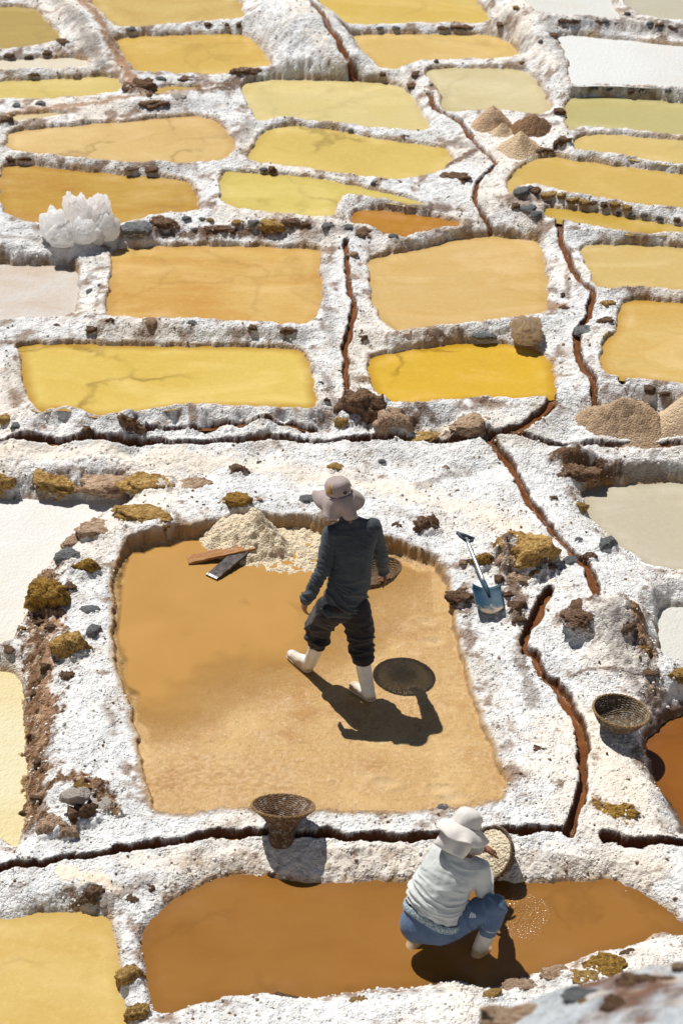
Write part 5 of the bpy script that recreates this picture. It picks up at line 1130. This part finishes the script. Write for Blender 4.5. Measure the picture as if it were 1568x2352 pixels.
for s in (-1, 1): B.hull(ball(HD + hr*.076*s - hu*.005, (.010,.019,.030), hR), ball(HD + hr*.068*s - hu*.02, (.012,.014,.018), hR)); B.hull(ball(HD + hF*.083 + hr*.032*s + hu*.012, (.016,.008,.009), hR), ball(HD + hF*.07 + hr*.032*s + hu*.012, .012))
B.chain([LS, LE, LW], [.048, .040, .028]); B.chain([RS, RE, RW], [.048, .040, .028])
for a_, b_, c_ in ((LHP, LKN, LAN), (RHP, RKN, RAN)): B.chain([a_, b_, c_], [.09, .06, .042])
hand(B, LW, (.45, .45, -.35), (.1, .1, -1), (.7, -.5, 0), .5); hand(B, RW, (-.15, .75, .05), (-.5, .1, -.7), (-.6, .2, .6), .6)
B.fuse('body', .0055, 4, None, None, M_SKIN, WOM, org)
Hb = Body(); Hb.hull(ball(HD + hu*.03 - hF*.008, (.080,.098,.086), hR), ball(HD - hu*.05 - hF*.05, (.064,.05,.06), hR)); Hb.fuse('hair', .006, 3, lambda P: .003*n3d(P*40, 3), None, M_HAIR, WOM, org)
M_SWEAT = cloth('pale_sweater', (.60,.625,.60), (.53,.55,.525), .9, 300, .3, .5); M_BLUE = cloth('blue_jersey', (.105,.160,.255), (.080,.125,.205), .8); M_HATW = cloth('off_white_hat', (.70,.66,.60), (.64,.60,.55), .8)
S = Body(); HEM = P0 + tax*.12
S.hull(ball(HEM, (.205,.165,.05), tR), ball(W0 + tax*.03, (.205,.160,.07), tR)); S.hull(ball(W0 + tax*.03, (.205,.160,.07), tR), ball(CHW, (.195,.140,.08), tR)); S.hull(ball(CHW, (.195,.140,.08), tR), ball(LS, .072), ball(RS, .070), ball(N0 - tax*.06, (.12,.09,.05), tR)); S.hull(ball(N0, (.062,.06,.03), tR), ball(LS, .055), ball(RS, .055), ball(N0 - tax*.06, (.10,.08,.04), tR))
for a_, b_, c_ in ((LS, LE, LW), (RS, RE, RW)): S.chain([a_, a_.lerp(b_, .5), b_, b_.lerp(c_, .5), b_.lerp(c_, .88)], [.072, .066, .060, .052, .042])
fo = folds(tax, .020, 15, 2.6, 22)
def sw_d(P):
    t = (P-np.array(P0))@np.array(tax); return fo(P)*sstep(.45, .16, t)*1.0 + .25*fo(P) + .0025*n3d(P*16, 6)
S.fuse('sweater', .0055, 4, sw_d, None, M_SWEAT, WOM, org)
Tt = Body(); Tt.hull(ball(P0, (.205,.165,.13), tR), ball(LHP, (.13,.14,.13)), ball(RHP, (.125,.13,.12)), ball(P0 + tax*.09, (.200,.158,.04), tR))
Tt.chain([RHP, RHP.lerp(RKN, .5), RKN, RCF], [.126, .098, .078, .064]); Tt.hull(ball(RCF, .066), ball(RCF.lerp(RAN, .16), .060)); Tt.hull(ball(RCF.lerp(RAN, .14), .064), ball(RCF.lerp(RAN, .20), .064)); Tt.chain([LHP, LHP.lerp(LKN, .5), LKN, LCF], [.135, .115, .086, .070])
ft = folds((RKN-RHP), .019, 14, 4.0, 31)
def tw_d(P): 
    dk = np.linalg.norm(P-np.array(RKN), axis=1); dh = np.linalg.norm(P-np.array(RHP.lerp(RKN, .35)), axis=1); return ft(P)*(np.exp(-(dk/.16)**2)+.8*np.exp(-(dh/.14)**2)+.12) + .003*n3d(P*9, 5)
TRW = Tt.fuse('trousers', .006, 4, tw_d, None, M_BLUE, WOM, org)
# patterned waistband
g = NT('patterned_band'); co = g.coord('Object'); ck = g.n('ShaderNodeTexVoronoi', feature='F1'); g.set(ck.inputs[0], co); ck.inputs['Scale'].default_value = 75
c = g.mix(g.ramp(ck.outputs['Distance'], .30, .55), (.10,.17,.24), (.36,.42,.42)); M_BAND = g.done(g.pr(c, .8, g.bump(ck.outputs['Distance'], .5, .004), .2))
b = bmesh.new(); bc = P0 + tax*.082; rows = []; o3 = Vector([float(t) for t in org])
for j, (k, hh) in enumerate(((1.02, -.026), (1.045, -.018), (1.045, .018), (1.0, .026))):
    rows.append([b.verts.new(bc - o3 + rt*math.cos(t)*.212*k + tR @ Vector((0, 1, 0))*math.sin(t)*.172*k + tax*(hh + .012*math.sin(3*t+1))) for t in np.linspace(0, 2*math.pi, 64, endpoint=False)])
for A, C_ in zip(rows, rows[1:]):
    for i in range(64): b.faces.new((A[i], A[(i+1) % 64], C_[(i+1) % 64], C_[i]))
o = finish('waistband', b, M_BAND, TRW)
boot(WOM, org, RCF.lerp(RAN, .02), RAN + Vector((0,0,-.02)), RAN + Vector((-.03,-.03,-.125)), RAN + Vector((.17,.12,-.125)), wl-.098, .060); boot(WOM, org, LCF, LAN + Vector((0,0,-.01)), LAN + Vector((-.04,-.06,-.11)), LAN + Vector((.12,.14,-.11)), wl-.098, .060)
hat = empty('hat', (0,0,0)); hat.parent = WOM; hat.location = (-org[0], -org[1], -org[2])
sunhat(hat, HD + hu*.045 + Vector((0,0,.01)), hf, Vector((.18, .12, 1)), M_HATW, .098, .115, (.085,.08,.125), (14,24,46), 8, 5, (.19, 80, 1.15))
# small pale emblem on the thigh
from mathutils.bvhtree import BVHTree
bv = BVHTree.FromPolygons([v.co + o3 for v in TRW.data.vertices], [tuple(q.vertices) for q in TRW.data.polygons])
def cast(u, v):
    d = Vector(ray(u, v)).normalized(); return bv.ray_cast(Vector(CAM), d)
g = NT('print_white'); M_PRINT = g.done(g.pr((.62,.66,.68), .7, None, .2)); b = bmesh.new()
for k in range(3):
    pts = []
    for a, c2 in ((820+22*k, 1032), (836+22*k, 1030), (842+10*k+6, 986+6*k), (834+10*k+4, 990+8*k)):
        h_ = cast(846.7 + a/3.5714, 1818.9 + c2/3.5714)
        if h_[0] is not None: pts.append(b.verts.new(h_[0] + h_[1]*.004 - o3))
    if len(pts) >= 3: b.faces.new(pts)
finish('emblem', b, M_PRINT, TRW)
# the basket of salt she is filling
cB = wz(985, 508, .18); nB = Vector((-.66, -.34, .67)).normalized(); qB = tilt(*nB)
bk = basket('basket', [(0,0),(.07,0),(.12,.02),(.16,.07),(.20,.15)], 24, 30, cB - nB*.15, qB, (M_CANE, M_CANE_S), .0068, .0075)
tag(bk, 'round wicker basket in front of the crouching worker, heaped with salt', 'basket')
n_ = 48; xs = np.linspace(-.20, .20, n_); A_, B_ = np.meshgrid(xs, xs); rr = np.hypot(A_, B_); zz = .150 - .018 + .045*(1-(rr/.2)**2) + .014*fbm(A_*14, B_*14, 3, 4, .6) + .012*(.5-worley(A_*40, B_*40, 4))
zz = np.where(rr > .192, .10, zz); ij_ = np.arange(n_*n_).reshape(n_, n_); F_q = np.stack([ij_[:-1,:-1].ravel(), ij_[:-1,1:].ravel(), ij_[1:,1:].ravel(), ij_[1:,:-1].ravel()], 1); F_q = F_q[(rr.ravel() < .197)[F_q].all(1)]
sm = link('salt_heap', mesh_np('salt_heap', np.stack([A_.ravel(), B_.ravel(), zz.ravel()], 1), F_q), M_RAKED); sm.rotation_mode = 'QUATERNION'; sm.rotation_quaternion = qB; sm.location = cB - nB*.15
tag(sm, 'cream lumpy salt heaped inside the basket of the crouching worker', 'salt heap')
# ------------------------------------------------------------------ slope the camera stands on: its shoulder shows at the lower right
nx, ny = 300, 300
hx = np.linspace(-3.2, 4.6, nx); hy = np.linspace(-3.75, -14.6, ny)
ucrest = lambda x: np.interp(x, [-3, .3, .55, .80, 1.05, 1.35, 2.0, 4.6], [2500, 2400, 2350, 2296, 2252, 2206, 2150, 2090])
A, Bq = np.meshgrid(hx, hy)
yc = -7.3                                                  # crest distance
vcr = ucrest(A); dcr = ray(np.full(A.shape, 784.0), vcr); tcr = (yc-CAM[1])/dcr[..., 1]; zc = CAM[2] + dcr[..., 2]*tcr
far = sstep(-3.75, yc, Bq); zfar = -.05 + (zc+.05)*np.clip((-3.75-Bq)/(-3.75-yc), 0, 1)**.9 - .25*np.sin(np.clip((-3.75-Bq)/(-3.75-yc), 0, 1)*math.pi)
znear = zc + (9.25-zc)*np.clip((yc-Bq)/(yc+14.2), 0, 1.05)**1.1
Zh = np.where(Bq > yc, zfar, znear) + .10*fbm(A*1.6, Bq*1.6, 201, 4) + .03*fbm(A*7, Bq*7, 205, 4, .6) + .012*(.5-worley(A*22, Bq*22, 207))
ijh = np.arange(nx*ny).reshape(ny, nx); Fh = np.stack([ijh[1:,:-1].ravel(), ijh[1:,1:].ravel(), ijh[:-1,1:].ravel(), ijh[:-1,:-1].ravel()], 1)
hm = mesh_np('hillside', np.stack([A.ravel(), Bq.ravel(), Zh.ravel()], 1), Fh)
ax_, by_ = A.ravel(), Bq.ravel(); ch = np.tile(np.array([.42,.445,.46]), (ax_.size, 1)); q1 = fbm(ax_*2.2, by_*2.2, 211, 4, .6); q2 = fbm(ax_*5, by_*5, 215, 4, .6)
for m, c_ in ((sstep(.02, .26, q1+.3*q2), (.16,.085,.055)), (.8*sstep(.15, .4, fbm(ax_*3.1, by_*3.1, 219, 4, .6)), (.20,.24,.26)), (.6*sstep(.1, .4, q2), (.55,.45,.35))): ch += (np.array(c_)-ch)*m[:, None]
a = hm.attributes.new('tint', 'FLOAT_COLOR', 'POINT'); a.data.foreach_set('color', np.hstack([ch, np.ones((len(ch),1))]).astype(np.float32).ravel())
a = hm.attributes.new('wet', 'FLOAT', 'POINT'); a.data.foreach_set('value', np.zeros(len(ch), np.float32))
HILL = tag(link('hillside', hm, M_GROUND), kind='structure')
def hill_spot(u, v):
    d = ray(u, v); t = np.linspace(6, 16, 3000); P = CAM + d*t[:, None]
    ci = np.clip((P[:,0]-hx[0])/(hx[1]-hx[0]), 0, nx-1).astype(int); ri = np.clip((P[:,1]-hy[0])/(hy[1]-hy[0]), 0, ny-1).astype(int)
    m = P[:,2] < Zh[ri, ci]; return P[int(np.argmax(m))] if m.any() else P[-1]
for u, v, w, h, k, lab in [(1194,2322,150,54,'p','blurred tan-brown rock low on the near slope at the bottom edge'),(1349,2282,120,36,'g','blurred dark blue-grey rock on the crest of the near slope'),(1484,2246,120,38,'b','blurred dark brown rock on the crest at the lower right corner'),
        (1409,2298,52,64,'b','blurred brown upright rock in the middle of the near slope'),(1564,2214,34,40,'p','blurred pinkish stone at the right edge on the near slope'),(1340,2300,22,18,'y','blurred small yellow stone on the near slope')]:
    P = hill_spot(u, v+h*.3); stone(u, v, w, h, k, lab, base=P)

# ------------------------------------------------------------------ the valley side beyond the frame
n = 120; R = 400
xs = np.sign(np.linspace(-1, 1, n))*np.abs(np.linspace(-1, 1, n))**3*R; A, Bq = np.meshgrid(xs, xs + 4)
outside = np.maximum(np.maximum(np.abs(A)-4.0, Bq-9.5), -5.0-Bq)
z = -.9 + np.where(Bq > 0, .11*np.maximum(Bq, 0), 0) + .8*fbm(A*.05, Bq*.05, 301, 4)*np.clip(outside/6, 0, 1) + np.where(Bq < -3, np.clip((-3.5-Bq)*.72, 0, 8.2), 0) + .004*np.maximum(Bq-40, 0)**1.5
z = np.where((np.abs(A) < 7) & (Bq > -16) & (Bq < 14), np.minimum(z, -.9 + np.where(Bq < -3, np.clip((-3.5-Bq)*.60, 0, 7.2), .05*np.maximum(Bq, 0))), z)
ijh = np.arange(n*n).reshape(n, n); Fh = np.stack([ijh[:-1,:-1].ravel(), ijh[:-1,1:].ravel(), ijh[1:,1:].ravel(), ijh[1:,:-1].ravel()], 1)
tm = mesh_np('terrain', np.stack([A.ravel(), Bq.ravel(), z.ravel()], 1), Fh); cc_ = np.tile(np.array([.52,.43,.33]), (n*n, 1))
a = tm.attributes.new('tint', 'FLOAT_COLOR', 'POINT'); a.data.foreach_set('color', np.hstack([cc_, np.ones((n*n,1))]).astype(np.float32).ravel())
a = tm.attributes.new('wet', 'FLOAT', 'POINT'); a.data.foreach_set('value', np.zeros(n*n, np.float32))
tag(link('terrain', tm, M_GROUND), kind='structure')
